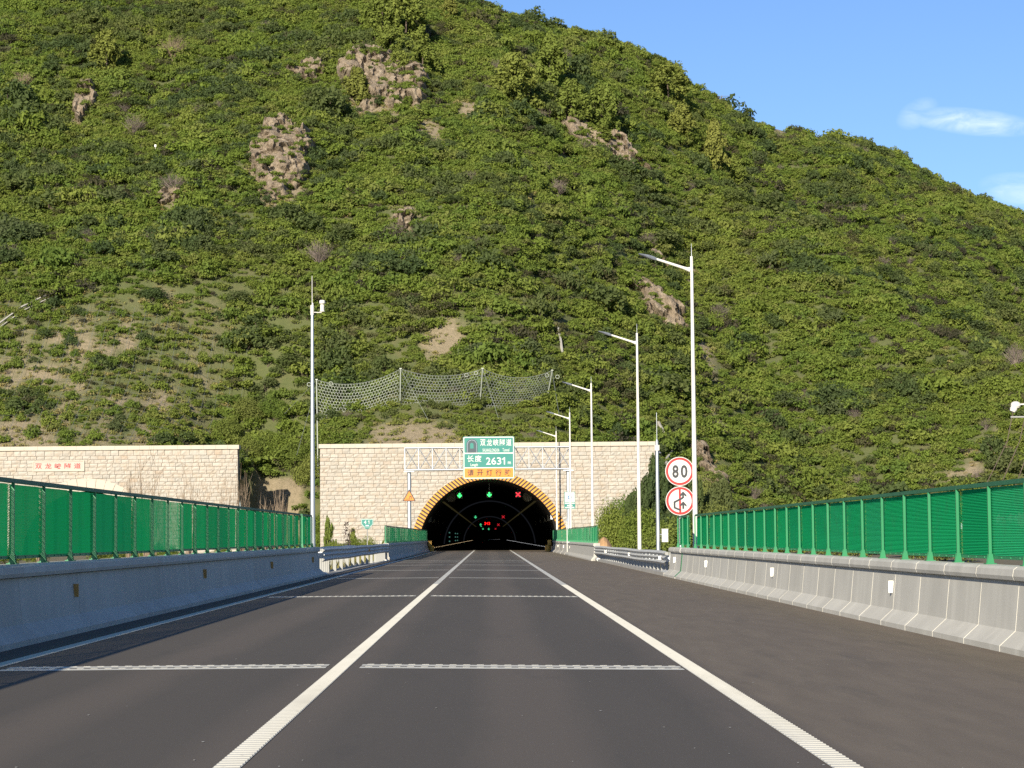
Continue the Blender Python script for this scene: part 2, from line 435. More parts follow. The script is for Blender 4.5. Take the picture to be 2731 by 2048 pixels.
leaf_mat('leaf_purple', [(0, (.13, .095, .10)), (1, (.17, .13, .12))], .3)

# green anti-glare screen: perforated sheet, lets part of the light through
def screen_mat(name, open_, var):
    t = NT(name); r_ = t.rnd()
    c = t.ramp(r_, [(0, (.022, .50, .20)), (.4, (.034, .60, .24)), (.7, (.026, .46, .20)), (1, (.055, .62, .28))])
    n1 = t.noise(1.6, 4)
    c = t.mix(t.math('MULTIPLY', t.math('SUBTRACT', n1, .55, True), 1.6, True), c, (.12, .36, .18))
    d = t.n('ShaderNodeBsdfDiffuse'); t.setin(d, 0, c)
    tr = t.n('ShaderNodeBsdfTranslucent'); t.setin(tr, 0, c)
    mx = t.n('ShaderNodeMixShader'); mx.inputs[0].default_value = .4; t.l(d.outputs[0], mx.inputs[1]); t.l(tr.outputs[0], mx.inputs[2])
    tp = t.n('ShaderNodeBsdfTransparent')
    op = t.math('ADD', open_, t.math('MULTIPLY', t.math('SUBTRACT', r_, .82, True), var))
    m2 = t.n('ShaderNodeMixShader'); t.setin(m2, 0, op); t.l(mx.outputs[0], m2.inputs[1]); t.l(tp.outputs[0], m2.inputs[2])
    t.l(m2.outputs[0], t.out.inputs[0]); MAT[name] = t.m
screen_mat('screen', .0, .2)
screen_mat('screen_open', .01, 1.2)

# ------------------------------------------------------------------ ground, road
def road_z(x): return -.015 * max(0.0, x + 1.6)
EDGE_L, EDGE_R = -6.12, 6.42
g = MB(); g.add([(-3000, -600, GROUND - .35), (3000, -600, GROUND - .35), (3000, 5000, GROUND - .35), (-3000, 5000, GROUND - .35)], [(0, 1, 2, 3)])
ground = structure(build('ground', g, MAT['verge']))
# verges beside the road, slightly uneven
def verge(name, x0, x1, y0, y1, z, nx, ny, seed):
    xs = np.linspace(x0, x1, nx); ys = np.linspace(y0, y1, ny)
    X, Y = np.meshgrid(xs, ys); Z = z + (fbm(X / 3. + seed, Y / 5., 2, 4) - .5) * .5
    m = MB(); m.add([tuple(v) for v in np.c_[X.ravel(), Y.ravel(), Z.ravel()]], [(j * nx + i, j * nx + i + 1, (j + 1) * nx + i + 1, (j + 1) * nx + i) for j in range(ny - 1) for i in range(nx - 1)])
    return structure(build(name, m, MAT['verge'], smooth=True))
verge('verge_left', -60, -6.75, 20, 223, -.25, 60, 120, 3)
verge('verge_right', 7.1, 70, 20, 232, -.42, 60, 120, 9)

road_xs = [-6.9, -6.1, -5.5, -1.6, 0.3, 2.2, 4.3, 6.4, 7.2]
road_ys = [-30, 0] + list(range(10, 230, 5)) + [260, 400, 800, 1400]
m = MB(); nx = len(road_xs)
m.add([(x, y, road_z(x)) for y in road_ys for x in road_xs], [(j * nx + i, j * nx + i + 1, (j + 1) * nx + i + 1, (j + 1) * nx + i) for j in range(len(road_ys) - 1) for i in range(nx - 1)])
road = structure(build('road', m, MAT['asphalt']))

def strip(x0, x1, ys, lift=.004, m=None):
    m = m or MB()
    m.add([p for y in ys for p in ((x0, y, road_z(x0) + lift), (x1, y, road_z(x1) + lift))], [(2 * j, 2 * j + 1, 2 * j + 3, 2 * j + 2) for j in range(len(ys) - 1)]); return m
ys_line = list(range(-10, 232, 4)) + [400, 1300]
LX, RX = -1.60, 2.19
for nm, xc, w in (('lane_line', LX, .17), ('lane_line', RX, .19), ('edge_line', -5.47, .20)):
    o = build(nm, strip(xc - w / 2, xc + w / 2, ys_line), MAT['line_white'], road)
    if nm == 'lane_line':                       # raised rumble ribs across the line
        rb = MB()
        for k in range(420):
            y = 8 + k * .14; z = road_z(xc) + .004
            rb.add([(xc - w / 2 + .006, y, z), (xc + w / 2 - .006, y, z), (xc - w / 2 + .006, y + .022, z + .007), (xc + w / 2 - .006, y + .022, z + .007), (xc - w / 2 + .006, y + .06, z), (xc + w / 2 - .006, y + .06, z)],
                   [(0, 1, 3, 2), (2, 3, 5, 4)])
        stuff(build('rumble_rib', rb, MAT['line_white'], o))
rngR = random.Random(5)
for y in (24.1, 53.2, 77.0, 95.2, 112.8, 126.5, 134.8):
    for (x0, x1) in ((-5.25, LX - .16), (LX + .20, RX - .12)):
        for k, (ya, yb) in enumerate(((y, y + .30), (y + .42, y + .72))):
            mm = strip(x0, x1, [ya, yb])
            o = build('transverse_line', mm, MAT['line_white'], road)
            if y < 60:
                bp = MB(); n = int((x1 - x0) / .15)
                for i in range(n):
                    xx = x0 + .05 + i * .15; z = road_z(xx) + .004
                    bp.box(xx, xx + .075, yb - .03, yb + .02 + rngR.random() * .03, z + .0005, z + .002)
                stuff(build('rumble_block', bp, MAT['line_white'], o))
for y in (78.3, 134.2):        # bridge expansion joints
    build('expansion_joint', strip(-6.1, 6.4, [y, y + .10], .006), MAT['joint_pale'], road)
    build('expansion_joint', strip(-6.1, 6.4, [y + .14, y + .22], .006), MAT['joint_rubber'], road)
# flecks of dried line paint and grit scattered on the surface
fl = MB(); rf = random.Random(2)
for i in range(170):
    y = 13 + 110 * rf.random() ** 2; x = rf.uniform(-5, 6.2)
    if i % 3 == 0: x = rf.choice((LX, RX)) + rf.gauss(0, .35)
    s = rf.uniform(.004, .013); z = road_z(x) + .005
    fl.add([(x + s * math.cos(a) * rf.uniform(.5, 1.2), y + s * 2 * math.sin(a) * rf.uniform(.5, 1.2), z) for a in (0, 1.2, 2.5, 3.7, 5)], [(0, 1, 2, 3, 4)])
stuff(build('paint_fleck', fl, MAT['line_white'], road))

# ------------------------------------------------------------------ concrete barriers with green screens
#   profile: distance outwards from the toe, height
PROF = [(0, -.05), (0, .075), (.205, .26), (.27, .885), (.205, .895), (.185, .945), (.20, 1.03), (.245, 1.065), (.56, 1.065), (.56, -.3)]
def barrier(name, label, toe, side, y0, y1, z0, pitch, mat, reflect, amber, end_caps=False, depth=1.0, toe2=None, gap=.040, core_mat='joint_core'):
    root = thing(name, label, 'barrier', (0, y0, z0))
    n = max(1, round((y1 - y0) / pitch)); p = (y1 - y0) / n
    prof = [(side * d * (1 if d < .3 else depth), z) for d, z in PROF]
    for k in range(n):
        ya = y0 + k * p + gap / 2; yb = y0 + (k + 1) * p - gap / 2
        ta = toe if toe2 is None else toe + (toe2 - toe) * (k + .5) / n
        mb = MB(); mb.sweep_y([(x + ta, z) for x, z in prof], [ya - y0, yb - y0])
        build('segment', mb, mat, root)
    core = MB(); core.sweep_y([((toe if toe2 is None else (toe + toe2) / 2) + side * (d * depth + (.005 if d < .3 else -.02)), z - .005) for d, z in PROF if z > -.01 or True],
                              [.05, y1 - y0 - .05])
    build('joint_core', core, MAT[core_mat], root)
    for y in reflect:
        ta = toe if toe2 is None else toe + (toe2 - toe) * (y - y0) / (y1 - y0)
        mb = MB(); xs = sorted((ta + side * .17, ta + side * .25)); mb.box(xs[0], xs[1], y - y0 - .012, y - y0 + .012, .52, .72)
        build('reflector', mb, MAT['amber' if amber else 'reflector_white'], root)
    return root
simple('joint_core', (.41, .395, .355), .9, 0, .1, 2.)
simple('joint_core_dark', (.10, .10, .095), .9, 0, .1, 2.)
P = 2.13
barrier('concrete_barrier', 'long grey concrete barrier in full sun on the right of the road', EDGE_R, 1, 9.0, 78.2, -.12, P, MAT['concrete'], [37.3, 53.0, 69.2], False)
barrier('concrete_barrier', 'short sunlit concrete barrier end past the right expansion joint, by the guard rail', EDGE_R, 1, 78.45, 83.4, -.12, 2.5, MAT['concrete'], [81.0], False)
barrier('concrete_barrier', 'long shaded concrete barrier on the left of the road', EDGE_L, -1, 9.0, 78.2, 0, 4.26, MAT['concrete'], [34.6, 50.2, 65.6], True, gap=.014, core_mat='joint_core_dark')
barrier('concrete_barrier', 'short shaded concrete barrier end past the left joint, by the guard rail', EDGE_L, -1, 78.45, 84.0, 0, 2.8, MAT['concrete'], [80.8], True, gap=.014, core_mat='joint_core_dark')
barrier('concrete_barrier', 'far concrete barrier running to the left side of the tunnel mouth', -5.98, -1, 136.0, 222.4, 0, 10., MAT['concrete_far'], [], True, depth=.8, toe2=-5.87)
barrier('concrete_barrier', 'far sunlit concrete barrier running to the right side of the tunnel mouth', 6.25, 1, 136.4, 222.4, -.11, 10., MAT['concrete_far'], [150, 164, 178, 192, 206], False, depth=.78, toe2=5.98)
for sgn, x, z in ((1, EDGE_R, -.12), (-1, EDGE_L, 0)):        # steel cover over the gap
    mb = MB(); mb.sweep_y([(x + sgn * (d - .008), zz + z) for d, zz in PROF[1:4]] + [(x + sgn * (d + .05), zz + z) for d, zz in PROF[3:0:-1]], [78.15, 78.5])
    o = build('joint_cover', mb, MAT['fence_green'] if sgn > 0 else MAT['joint_pale'])
    tag(o, 'dark green steel plate over the joint in the sunlit right barrier' if sgn > 0 else 'pale strip closing the joint in the shaded left barrier', 'joint cover')

# one corrugated screen sheet and one post, shared by all fences
def louvre_sheet(L, H, n, mat, r):
    """screen of narrow slats that slope down towards the road"""
    mb = MB(); p = H / n; w = 2.25 * p; a = R(35); dx, dz = r * w / 2 * math.cos(a), w / 2 * math.sin(a)
    for i in range(n):
        z = p * (i + .5); v = []
        for y in (0, L * .33, L * .67, L):
            bow = .0012 * math.sin(i * 1.7 + y * 2.1)
            v += [(dx, y, z - dz + bow), (-dx, y, z + dz + bow)]
        mb.add(v, [(2 * k, 2 * k + 1, 2 * k + 3, 2 * k + 2) for k in range(3)])
    for y in (.02, L / 2, L - .02): mb.box(*sorted((-dx, -dx - r * .006)), y - .008, y + .008, 0, H)
    return mb.mesh('screen_sheet', [mat])
def screen_fence(name, label, xc, side, ys, z0, H, back, tilt=0., x2=None, npan=44):
    """posts at the given stations; side = +1 when the road lies towards -x"""
    root = thing(name, label, 'fence', (xc, ys[0], z0))
    L = ys[1] - ys[0]
    r = -side                                       # direction of the road face
    pm = MB(); pm.box(-.021, .021, -.021, .021, 0, H - .046)
    post_me = pm.mesh('post', [MAT['fence_green']])
    gm = MB()
    for s_ in (-1, 1):                              # foot fins and base plate
        gm.add([(-.048, s_ * .032, .012), (.048, s_ * .032, .012), (.030, s_ * .032, .14), (-.030, s_ * .032, .14), (-.048, s_ * .040, .012), (.048, s_ * .040, .012), (.030, s_ * .040, .14), (-.030, s_ * .040, .14)],
               [(0, 1, 2, 3), (7, 6, 5, 4), (0, 4, 5, 1), (1, 5, 6, 2), (2, 6, 7, 3), (3, 7, 4, 0)])
        gm.add([(s_ * .032, -.004, .012), (s_ * .050, -.004, .012), (s_ * .032, -.004, .15), (s_ * .032, .004, .012), (s_ * .050, .004, .012), (s_ * .032, .004, .15)],
               [(0, 1, 2), (5, 4, 3), (0, 3, 4, 1), (1, 4, 5, 2), (2, 5, 3, 0)])
    gm.box(-.075, .075, -.08, .08, 0, .012)
    foot_me = gm.mesh('post_foot', [MAT['fence_green']])
    sheet = louvre_sheet(L - .006, H - .165, npan, MAT['screen_open' if back else 'screen'], r)
    tm = MB(); tm.box(-.045, .032, .001, L - .001, H - .045, H + .014)
    top_me = tm.mesh('top_rail', [MAT['fence_rail']])
    bm_ = MB(); bm_.box(-.018, .018, .003, L - .003, .07, .115)
    for q in (.25, .5, .75): bm_.box(r * .018, r * .030, L * q - .012, L * q + .012, .083, .103)
    bot_me = bm_.mesh('bottom_rail', [MAT['fence_green']])
    n = len(ys)
    rg = random.Random(hash(name) % 1000 + n)
    for k, y in enumerate(ys):
        dx = 0 if x2 is None else (x2 - xc) * (y - ys[0]) / (ys[-1] - ys[0])
        o = put('post', post_me, root, (dx, y - ys[0], 0))
        put('post_foot', foot_me, o)
        if k < n - 1:
            put('screen_panel', sheet, root, (dx - r * .060, y - ys[0] + .003, .105), (0, rg.gauss(0, .006), rg.gauss(0, .004)))
            put('top_rail', top_me, root, (dx - r * .03, y - ys[0], 0), None, (-r, 1, 1))
            put('bottom_rail', bot_me, root, (dx - r * .060, y - ys[0], 0))
    return root
yr = [26.86 + .02 + (k - 9) * P for k in range(0, 34)]
yr = [y for y in yr if y < 78]
screen_fence('screen_fence', 'bright green screen fence on top of the right concrete barrier', 7.0 - .08, 1, yr, .945, 1.12, False)
yl = [31.0 + (k - 9) * P for k in range(0, 33)]
yl = [y for y in yl if y < 78]
screen_fence('screen_fence', 'shaded green screen fence with dark posts on top of the left concrete barrier', -6.56 + .02, -1, yl, 1.065, 1.16, True)
screen_fence('screen_fence', 'short green screen at the end of the right barrier, past its joint', 6.92, 1, [78.7, 80.75, 82.8], .945, 1.12, False)
screen_fence('screen_fence', 'short green screen at the end of the left barrier, past its joint', -6.54, -1, [78.75, 80.9, 83.1], 1.065, 1.16, True)
screen_fence('screen_fence', 'far green screen fence left of the tunnel mouth', -6.30, -1, [136.6 + k * 2.13 for k in range(41)], 1.065, 1.05, True, x2=-6.18, npan=20)
screen_fence('screen_fence', 'far sunlit green screen fence right of the tunnel mouth', 6.52, 1, [137.0 + k * 2.13 for k in range(41)], .955, 1.05, False, x2=6.26, npan=20)

# ------------------------------------------------------------------ stone tunnel portals
PY = 223.0                       # front of the portal walls
R1, R2 = 7.10, 7.84              # mouth radius, outer radius of the painted arch
ROW, SW = .374, .76
def stone_meshes(n, seed, mat):
    out = []; rg = random.Random(seed)
    for k in range(n):
        mb = MB(); nx_, nz_ = 3, 2
        d = [[rg.uniform(-.02, .04) - (.026 if i in (0, nx_) or j in (0, nz_) else 0) for i in range(nx_ + 1)] for j in range(nz_ + 1)]
        v = []; f = []
        for j in range(nz_ + 1):
            for i in range(nx_ + 1):
                v.append((-.5 + i / nx_, -.075 - d[j][i], j / nz_))
        for j in range(nz_):
            for i in range(nx_):
                a = j * (nx_ + 1) + i; f.append((a, a + 1, a + nx_ + 2, a + nx_ + 1))
        o = len(v); per = [i for i in range(nx_ + 1)] + [(j + 1) * (nx_ + 1) - 1 for j in range(1, nz_ + 1)] + [nz_ * (nx_ + 1) + i for i in range(nx_ - 1, -1, -1)] + [j * (nx_ + 1) for j in range(nz_ - 1, 0, -1)]
        for p in per: v.append((v[p][0], .06, v[p][2]))
        for a in range(len(per)):
            b = (a + 1) % len(per); f.append((per[a], o + a, o + b, per[b]))
        mb.add(v, f); out.append(mb.mesh('stone', [mat]))
    return out
STONES = stone_meshes(10, 4, MAT['stone'])
def stone_wall(root, x0, x1, cx, zt, seed, rin, skip=None, prefer=None):
    rg = random.Random(seed); rows = int(zt / ROW); jobs = []
    for r in range(rows):
        zb = r * ROW; h = ROW - .036 if r < rows - 1 else zt - zb - .036
        x = x0 - (SW * .5 if r % 2 else 0) + rg.uniform(-.04, .04)
        while x < x1:
            w = SW * rg.choice((1, 1, 1, 1.12, .9, .82, 1.25))
            a, b = max(x, x0), min(x + w, x1); x += w
            pieces = [(a, b)]
            if zb < rin:
                e = math.sqrt(rin * rin - zb * zb)
                pieces = [(max(a, p), min(b, q)) for p, q in ((x0, cx - e), (cx + e, x1))]
            for (p, q) in pieces:
                if q - p < .12: continue
                if skip and q > skip[0] and p < skip[1] and zb + h > skip[2] and zb < skip[3]: continue
                jobs.append((p, q, zb, h, rg.randrange(10), rg.uniform(-.015, .03)))
    jobs.sort(key=lambda j: (prefer(j), -(j[1] - j[0])))
    for (p, q, zb, h, k, d) in jobs[:300]:
        put('stone', STONES[k], root, ((p + q) / 2, -d, zb + .018), None, (q - p - .036, 1, h))
    mb = MB(); col = []
    for (p, q, zb, h, k, d) in jobs[300:]:
        me = STONES[k]; sx = q - p - .036
        mb.add([((p + q) / 2 + v.co.x * sx, v.co.y - d, zb + .018 + v.co.z * h) for v in me.vertices], [tuple(f.vertices) for f in me.polygons])
        col += [rg.random()] * len(me.polygons)
    me = mb.mesh('stone_facing', [MAT['stone_mass']])
    a = me.attributes.new('piece', 'FLOAT', 'FACE'); a.data.foreach_set('value', col)
    stuff(put('stone_facing', me, root))
def arch_wall(x0, x1, cx, zt, rad, y0, y1, n=40):
    """wall slab with a round-headed opening"""
    mb = MB(); pts = [(cx + rad * math.cos(math.pi * k / n), rad * math.sin(math.pi * k / n)) for k in range(n + 1)]
    for ya, flip in ((y0, False), (y1, True)):
        v = []; f = []
        for (x, z) in pts:
            t_ = (x - (cx - rad)) / (2 * rad); X = x0 + (x1 - x0) * t_
            v += [(x, ya, z), (X, ya, zt)]
        for k in range(n): f.append((2 * k, 2 * k + 1, 2 * k + 3, 2 * k + 2))
        b = len(v); v += [(x0, ya, -1), (cx - rad, ya, -1), (x1, ya, -1), (cx + rad, ya, -1)]
        f += [(b, b + 1, 2 * n, 2 * n + 1), (b + 2, 1, 0, b + 3)]
        mb.add(v, f)
    mb.box(x0, x0 + .02, y0, y1, -1, zt); mb.box(x1 - .02, x1, y0, y1, -1, zt)
    mb.box(x0, x1, y0, y1, zt - .02, zt)
    return mb
WT = 10.28
# main portal
portal = thing('tunnel_portal', 'pale stone tunnel portal with yellow striped arch across the road', 'tunnel portal', (0, PY, 0))
build('wall', arch_wall(-16.75, 16.5, 0, WT, R1 + .02, .0, 1.4), MAT['mortar'], portal)
stone_wall(portal, -16.75, 16.5, 0, WT, 11, R1 + .10, prefer=lambda j: 0 if (j[2] > 2.0 and j[1] - j[0] > .6 and (abs(j[0]) > 7 or j[2] > 7.5)) else 1)
def coping(root, x0, x1, z, seed):
    rg = random.Random(seed); x = x0 - .12
    while x < x1 + .1:
        w = rg.uniform(1.15, 1.35); mb = MB(); a, b = x + .006, min(x + w, x1 + .12) - .006
        if b - a > .1:
            mb.box(a, b, -.24 - rg.uniform(0, .012), 1.5, z + .004, z + .41 + rg.uniform(0, .008)); build('coping_stone', mb, MAT['coping_stone'], root)
        x += w
coping(portal, -16.75, 16.5, WT, 3)
mb = MB(); n = 72; pts = []
for k in range(n + 1):
    a = math.pi * k / n; pts.append(a)
ring = MB(); v = []; f = []
for a in pts:
    for (rr, yy) in ((R1, -.16), (R2, -.16), (R2, .05), (R1, .9)): v.append((rr * math.cos(a), yy, rr * math.sin(a)))
for k in range(n):
    for i in range(4):
        i2 = (i + 1) % 4; f.append((4 * k + i, 4 * k + i2, 4 * k + 4 + i2, 4 * k + 4 + i))
ring.add(v, f); build('arch_ring', ring, MAT['stripe_yellow'], portal)
def stripe_pts(a, w):
    """one slanting dark bar; a = angle of its outer end on the left half"""
    q = []
    deg = math.degrees(a); sl = R(31 + (160 - deg) / 50. * 13)
    for da in (-w / 2, w / 2):
        p = Vector((R2 * math.cos(a + da), R2 * math.sin(a + da))); d = Vector((math.cos(sl), -math.sin(sl)))
        b = p.dot(d); c = p.length_squared - (R1 + .004) ** 2; disc = b * b - c
        if disc <= 0: return None
        t_ = -b - math.sqrt(disc); q.append((p, p + d * t_))
    return [q[0][0], q[1][0], q[1][1], q[0][1]]
for s_ in (1, -1):
    a = math.pi - R(1.5)
    while a > math.pi / 2 + R(5):
        q = stripe_pts(a, .0225)
        if q and min(p.x for p in q) < 0 and max(p.x for p in q) < .2:
            mb = MB(); mb.poly_y([(s_ * p.x, p.y) for p in q], -.166, -.15); build('stripe', mb, MAT['stripe_dark'], portal)
        a -= .0435
# second portal to the left
CX2 = -39.8
portal2 = thing('tunnel_portal', 'pale stone portal with red lettered plaque, half hidden by the left fence', 'tunnel portal', (0, PY, 0))
X2 = -62.0
build('wall', arch_wall(X2, -24.85, CX2, WT, 6.25, .0, 1.4), MAT['mortar'], portal2)
stone_wall(portal2, X2, -24.85, CX2, WT, 23, 6.4, prefer=lambda j: 0 if (j[2] > 4.2 and j[0] > -50 and j[1] - j[0] > .6) else 1)
coping(portal2, X2, -24.85, WT, 8)
n = 24
for k in range(n):
    a0, a1 = math.pi * k / n + .003, math.pi * (k + 1) / n - .003; mb = MB(); pts = []
    for i in range(4): a = a0 + (a1 - a0) * i / 3; pts.append((CX2 + 7.5 * math.cos(a), 7.5 * math.sin(a)))
    for i in range(4): a = a1 + (a0 - a1) * i / 3; pts.append((CX2 + 6.22 * math.cos(a), 6.22 * math.sin(a)))
    mb.poly_y(pts, -.12, .6); build('arch_stone', mb, MAT['coping_stone'], portal2)
pl = thing_pl = None
mb = MB(); mb.box(-45.1, -40.0, -.15, .05, 8.22, 9.28); pl = build('name_plaque', mb, MAT['plaque'], portal2)
mb = MB()
for (a, b, c_, d) in ((-45.1, -40.0, 8.22, 8.32), (-45.1, -40.0, 9.18, 9.28), (-45.1, -45.0, 8.32, 9.18), (-40.1, -40.0, 8.32, 9.18)): mb.box(a, b, -.20, -.145, c_, d)
build('plaque_frame', mb, MAT['coping_stone'], pl)
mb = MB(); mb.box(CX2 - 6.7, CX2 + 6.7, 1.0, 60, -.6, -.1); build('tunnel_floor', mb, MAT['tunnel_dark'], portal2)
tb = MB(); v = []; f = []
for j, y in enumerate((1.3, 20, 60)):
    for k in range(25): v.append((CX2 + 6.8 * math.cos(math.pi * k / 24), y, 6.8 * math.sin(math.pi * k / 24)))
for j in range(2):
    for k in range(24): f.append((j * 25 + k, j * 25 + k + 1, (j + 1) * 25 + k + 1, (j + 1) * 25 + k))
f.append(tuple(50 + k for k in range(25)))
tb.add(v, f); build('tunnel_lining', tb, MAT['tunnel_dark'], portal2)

# ------------------------------------------------------------------ inside of the main tunnel
tunnel = thing('tunnel_lining', None, None, (0, PY, 0)); structure(tunnel)
ys_t = [.25, 6, 12, 20, 40, 80, 160, 320, 640, 1080]
tb = MB(); v = []; f = []; n = 40
for y in ys_t:
    for k in range(n + 1): v.append(((R1 + .012) * math.cos(math.pi * k / n), y, (R1 + .012) * math.sin(math.pi * k / n)))
for j in range(len(ys_t) - 1):
    for k in range(n): f.append((j * (n + 1) + k, j * (n + 1) + k + 1, (j + 1) * (n + 1) + k + 1, (j + 1) * (n + 1) + k))
f.append(tuple((len(ys_t) - 1) * (n + 1) + k for k in range(n + 1)))
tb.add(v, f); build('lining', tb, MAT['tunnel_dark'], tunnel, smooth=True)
for s_ in (-1, 1):
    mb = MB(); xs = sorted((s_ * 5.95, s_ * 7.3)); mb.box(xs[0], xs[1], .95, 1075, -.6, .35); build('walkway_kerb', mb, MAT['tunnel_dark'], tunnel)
    rm = MB(); y = 4.0
    while y < 560:
        rm.box(s_ * 5.93 - .03, s_ * 5.93 + .03, y, y + .03, .26, .33); y += 8.0
    stuff(build('kerb_light', rm, MAT['led_warm' if s_ < 0 else 'led_white'], tunnel))
    lm = MB(); y = 6.0
    while y < 560:
        lm.box(s_ * 4.66 - .11, s_ * 4.66 + .11, y, y + 1.5, 4.92, 5.0); y += 2.4
    stuff(build('lamp_row', lm, MAT['lamp_row'], tunnel))
    fan = MB(); fan.tube([(s_ * 4.05, 14, 5.62), (s_ * 4.05, 17.6, 5.62)], .52, 16); o = build('jet_fan', fan, MAT['fixture_grey'], tunnel, smooth=True)
    mb = MB(); mb.box(s_ * 4.05 - .05, s_ * 4.05 + .05, 14.6, 14.7, 6.1, 6.6); mb.box(s_ * 4.05 - .05, s_ * 4.05 + .05, 16.9, 17.0, 6.1, 6.6); build('fan_hanger', mb, MAT['fixture_grey'], o)
for y, w in ((121, .40), (377, .6)):  # reflective rings on the lining, their faint glow put into the material
    mb = MB(); v = []; f = []
    for k in range(n + 1):
        a = math.pi * k / n
        for rr in (R1 - .05, R1 - .05 - w * .5): v.append((rr * math.cos(a), y, rr * math.sin(a) - .1))
    for k in range(n): f.append((2 * k, 2 * k + 1, 2 * k + 3, 2 * k + 2))
    mb.add(v, f); build('ring_band', mb, MAT['band_glow'], tunnel)
for (yy, xx) in ((92, -5.6), (160, -5.8), (184, -5.8)):
    mb = MB()
    for z in (.75, 1.35, 1.95): mb.box(xx - .09, xx + .09, yy, yy + .02, z, z + .16)
    build('exit_light', mb, MAT['led_cyan'], tunnel)
mb = MB(); mb.box(6.15, 6.62, 4.0, 4.04, 3.1, 3.75); build('wall_sign', mb, MAT['lining_sign'], tunnel)
for k, y in enumerate((14, 30, 50, 78)):
    for s_ in (-1, 1):
        mb = MB(); mb.box(s_ * 6.3 - .2, s_ * 6.3 + .2, y, y + .05, 3.0, 3.6); build('wall_sign', mb, MAT['fixture_grey'], tunnel)

def lane_signal(label, x, y, z, s, kind, dim=False, group=None):
    root = thing('lane_signal', label, 'lane signal', (x, y, z), group)
    mb = MB(); mb.box(-s / 2, s / 2, 0, .18, -s / 2, s / 2); build('housing', mb, MAT['signal_box'], root)
    ztop = math.sqrt(max(.1, (R1 - .05) ** 2 - x * x)) - .1 - z
    mb = MB(); mb.tube([(0, .09, s / 2), (0, .09, ztop)], .03, 6); build('hanger', mb, MAT['galvanised'], root)
    mb = MB(); q = s * .42
    if kind == 'arrow':
        mb.poly_y([(-.13 * s, q), (.13 * s, q), (.13 * s, .02 * s), (.34 * s, .14 * s), (.38 * s, -.04 * s), (0, -q), (-.38 * s, -.04 * s), (-.34 * s, .14 * s), (-.13 * s, .02 * s)], -.02, -.004)
        build('arrow_light', mb, MAT['signal_green_dim' if dim else 'signal_green'], root)
    else:
        w = .11 * s
        for sg in (1, -1):
            mb.poly_y([(-q, sg * (-q + w)), (-q + w, sg * -q), (q, sg * (q - w)), (q - w, sg * q)], -.02 - .003 * (sg > 0), -.004)
        build('cross_light', mb, MAT['signal_red_dim' if y > 400 else 'signal_red'], root)
lane_signal('square lane signal with green down arrow over the left lane, nearest of its row', -3.1, 235, 5.72, .60, 'arrow')
lane_signal('square lane signal with green down arrow over the middle lane, hung at tunnel crown', 0, 235, 5.78, .60, 'arrow')
lane_signal('square lane signal with red cross at the tunnel mouth, over the right lane', 3.0, 235, 5.78, .60, 'cross')
lane_signal('small green lane signal deep in the tunnel, first one beyond the mouth', -3.1, 500, 5.8, .8, 'arrow', True)
lane_signal('small red cross lane signal deep in the tunnel, first one beyond the mouth', 3.05, 500, 5.8, .8, 'cross')
lane_signal('tiny green lane signal far down the tunnel, upper of a close pair', -3.0, 765, 5.6, 1.0, 'arrow', True)
lane_signal('tiny red cross lane signal far down the tunnel, right of the red message sign', 3.0, 765, 5.5, 1.0, 'cross')
lane_signal('tiny green lane signal far down the tunnel, lower of a close pair', -3.2, 860, 5.6, .9, 'arrow', True)
lane_signal('faint green lane signal farthest down the tunnel, left of the red message sign', -3.1, 1060, 5.2, 1.0, 'arrow', True)
lane_signal('faint red lane signal farthest down the tunnel, on the right', 2.8, 1060, 5.2, .9, 'cross')
lane_signal('faint green lane signal just below the red message sign in the tunnel', -.4, 1080, 5.2, 1.2, 'arrow', True)
root = thing('message_sign', 'small red lit message sign far inside the tunnel', 'message sign', (-.75, 700, 5.6))
mb = MB(); mb.box(-.95, .95, 0, .2, -.5, .5); build('housing', mb, MAT['sign_black'], root)
mb = MB()
for r_, row in enumerate(("111 0 1 111", "001 1 1 001", "011 1 1 011", "001 0 1 001", "111 0 1 111")):
    for c_, ch in enumerate(row):
        if ch == '1': mb.box(-.85 + c_ * .155, -.85 + c_ * .155 + .15, -.02, -.004, .36 - r_ * .16 - .14, .36 - r_ * .16)
build('lit_characters', mb, MAT['led_red'], root)
mb = MB(); mb.tube([(0, .1, .5), (0, .1, 1.2)], .04, 6); build('hanger', mb, MAT['galvanised'], root)
# yellow impact ends of the two barriers at the mouth
for s_, x, lab in ((-1, -5.72, 'left'), (1, 5.72, 'right')):
    root = thing('impact_cushion', 'dusty yellow cushion at the %s foot of the tunnel mouth' % lab, 'crash cushion', (x, 221.6, 0))
    mb = MB(); mb.tube([(0, 0, -.1), (0, 0, .55)], .26, 14); build('cushion', mb, MAT['amber_paint'] if 'amber_paint' in MAT else simple('amber_paint', (.45, .24, .03), .6, 0, .2, 3.), root, smooth=True)
    mb = MB(); mb.box(-.17 + s_ * .15, .17 + s_ * .15, .1, .5, -.1, 1.05); build('cushion_back', mb, MAT['amber_paint'], root)

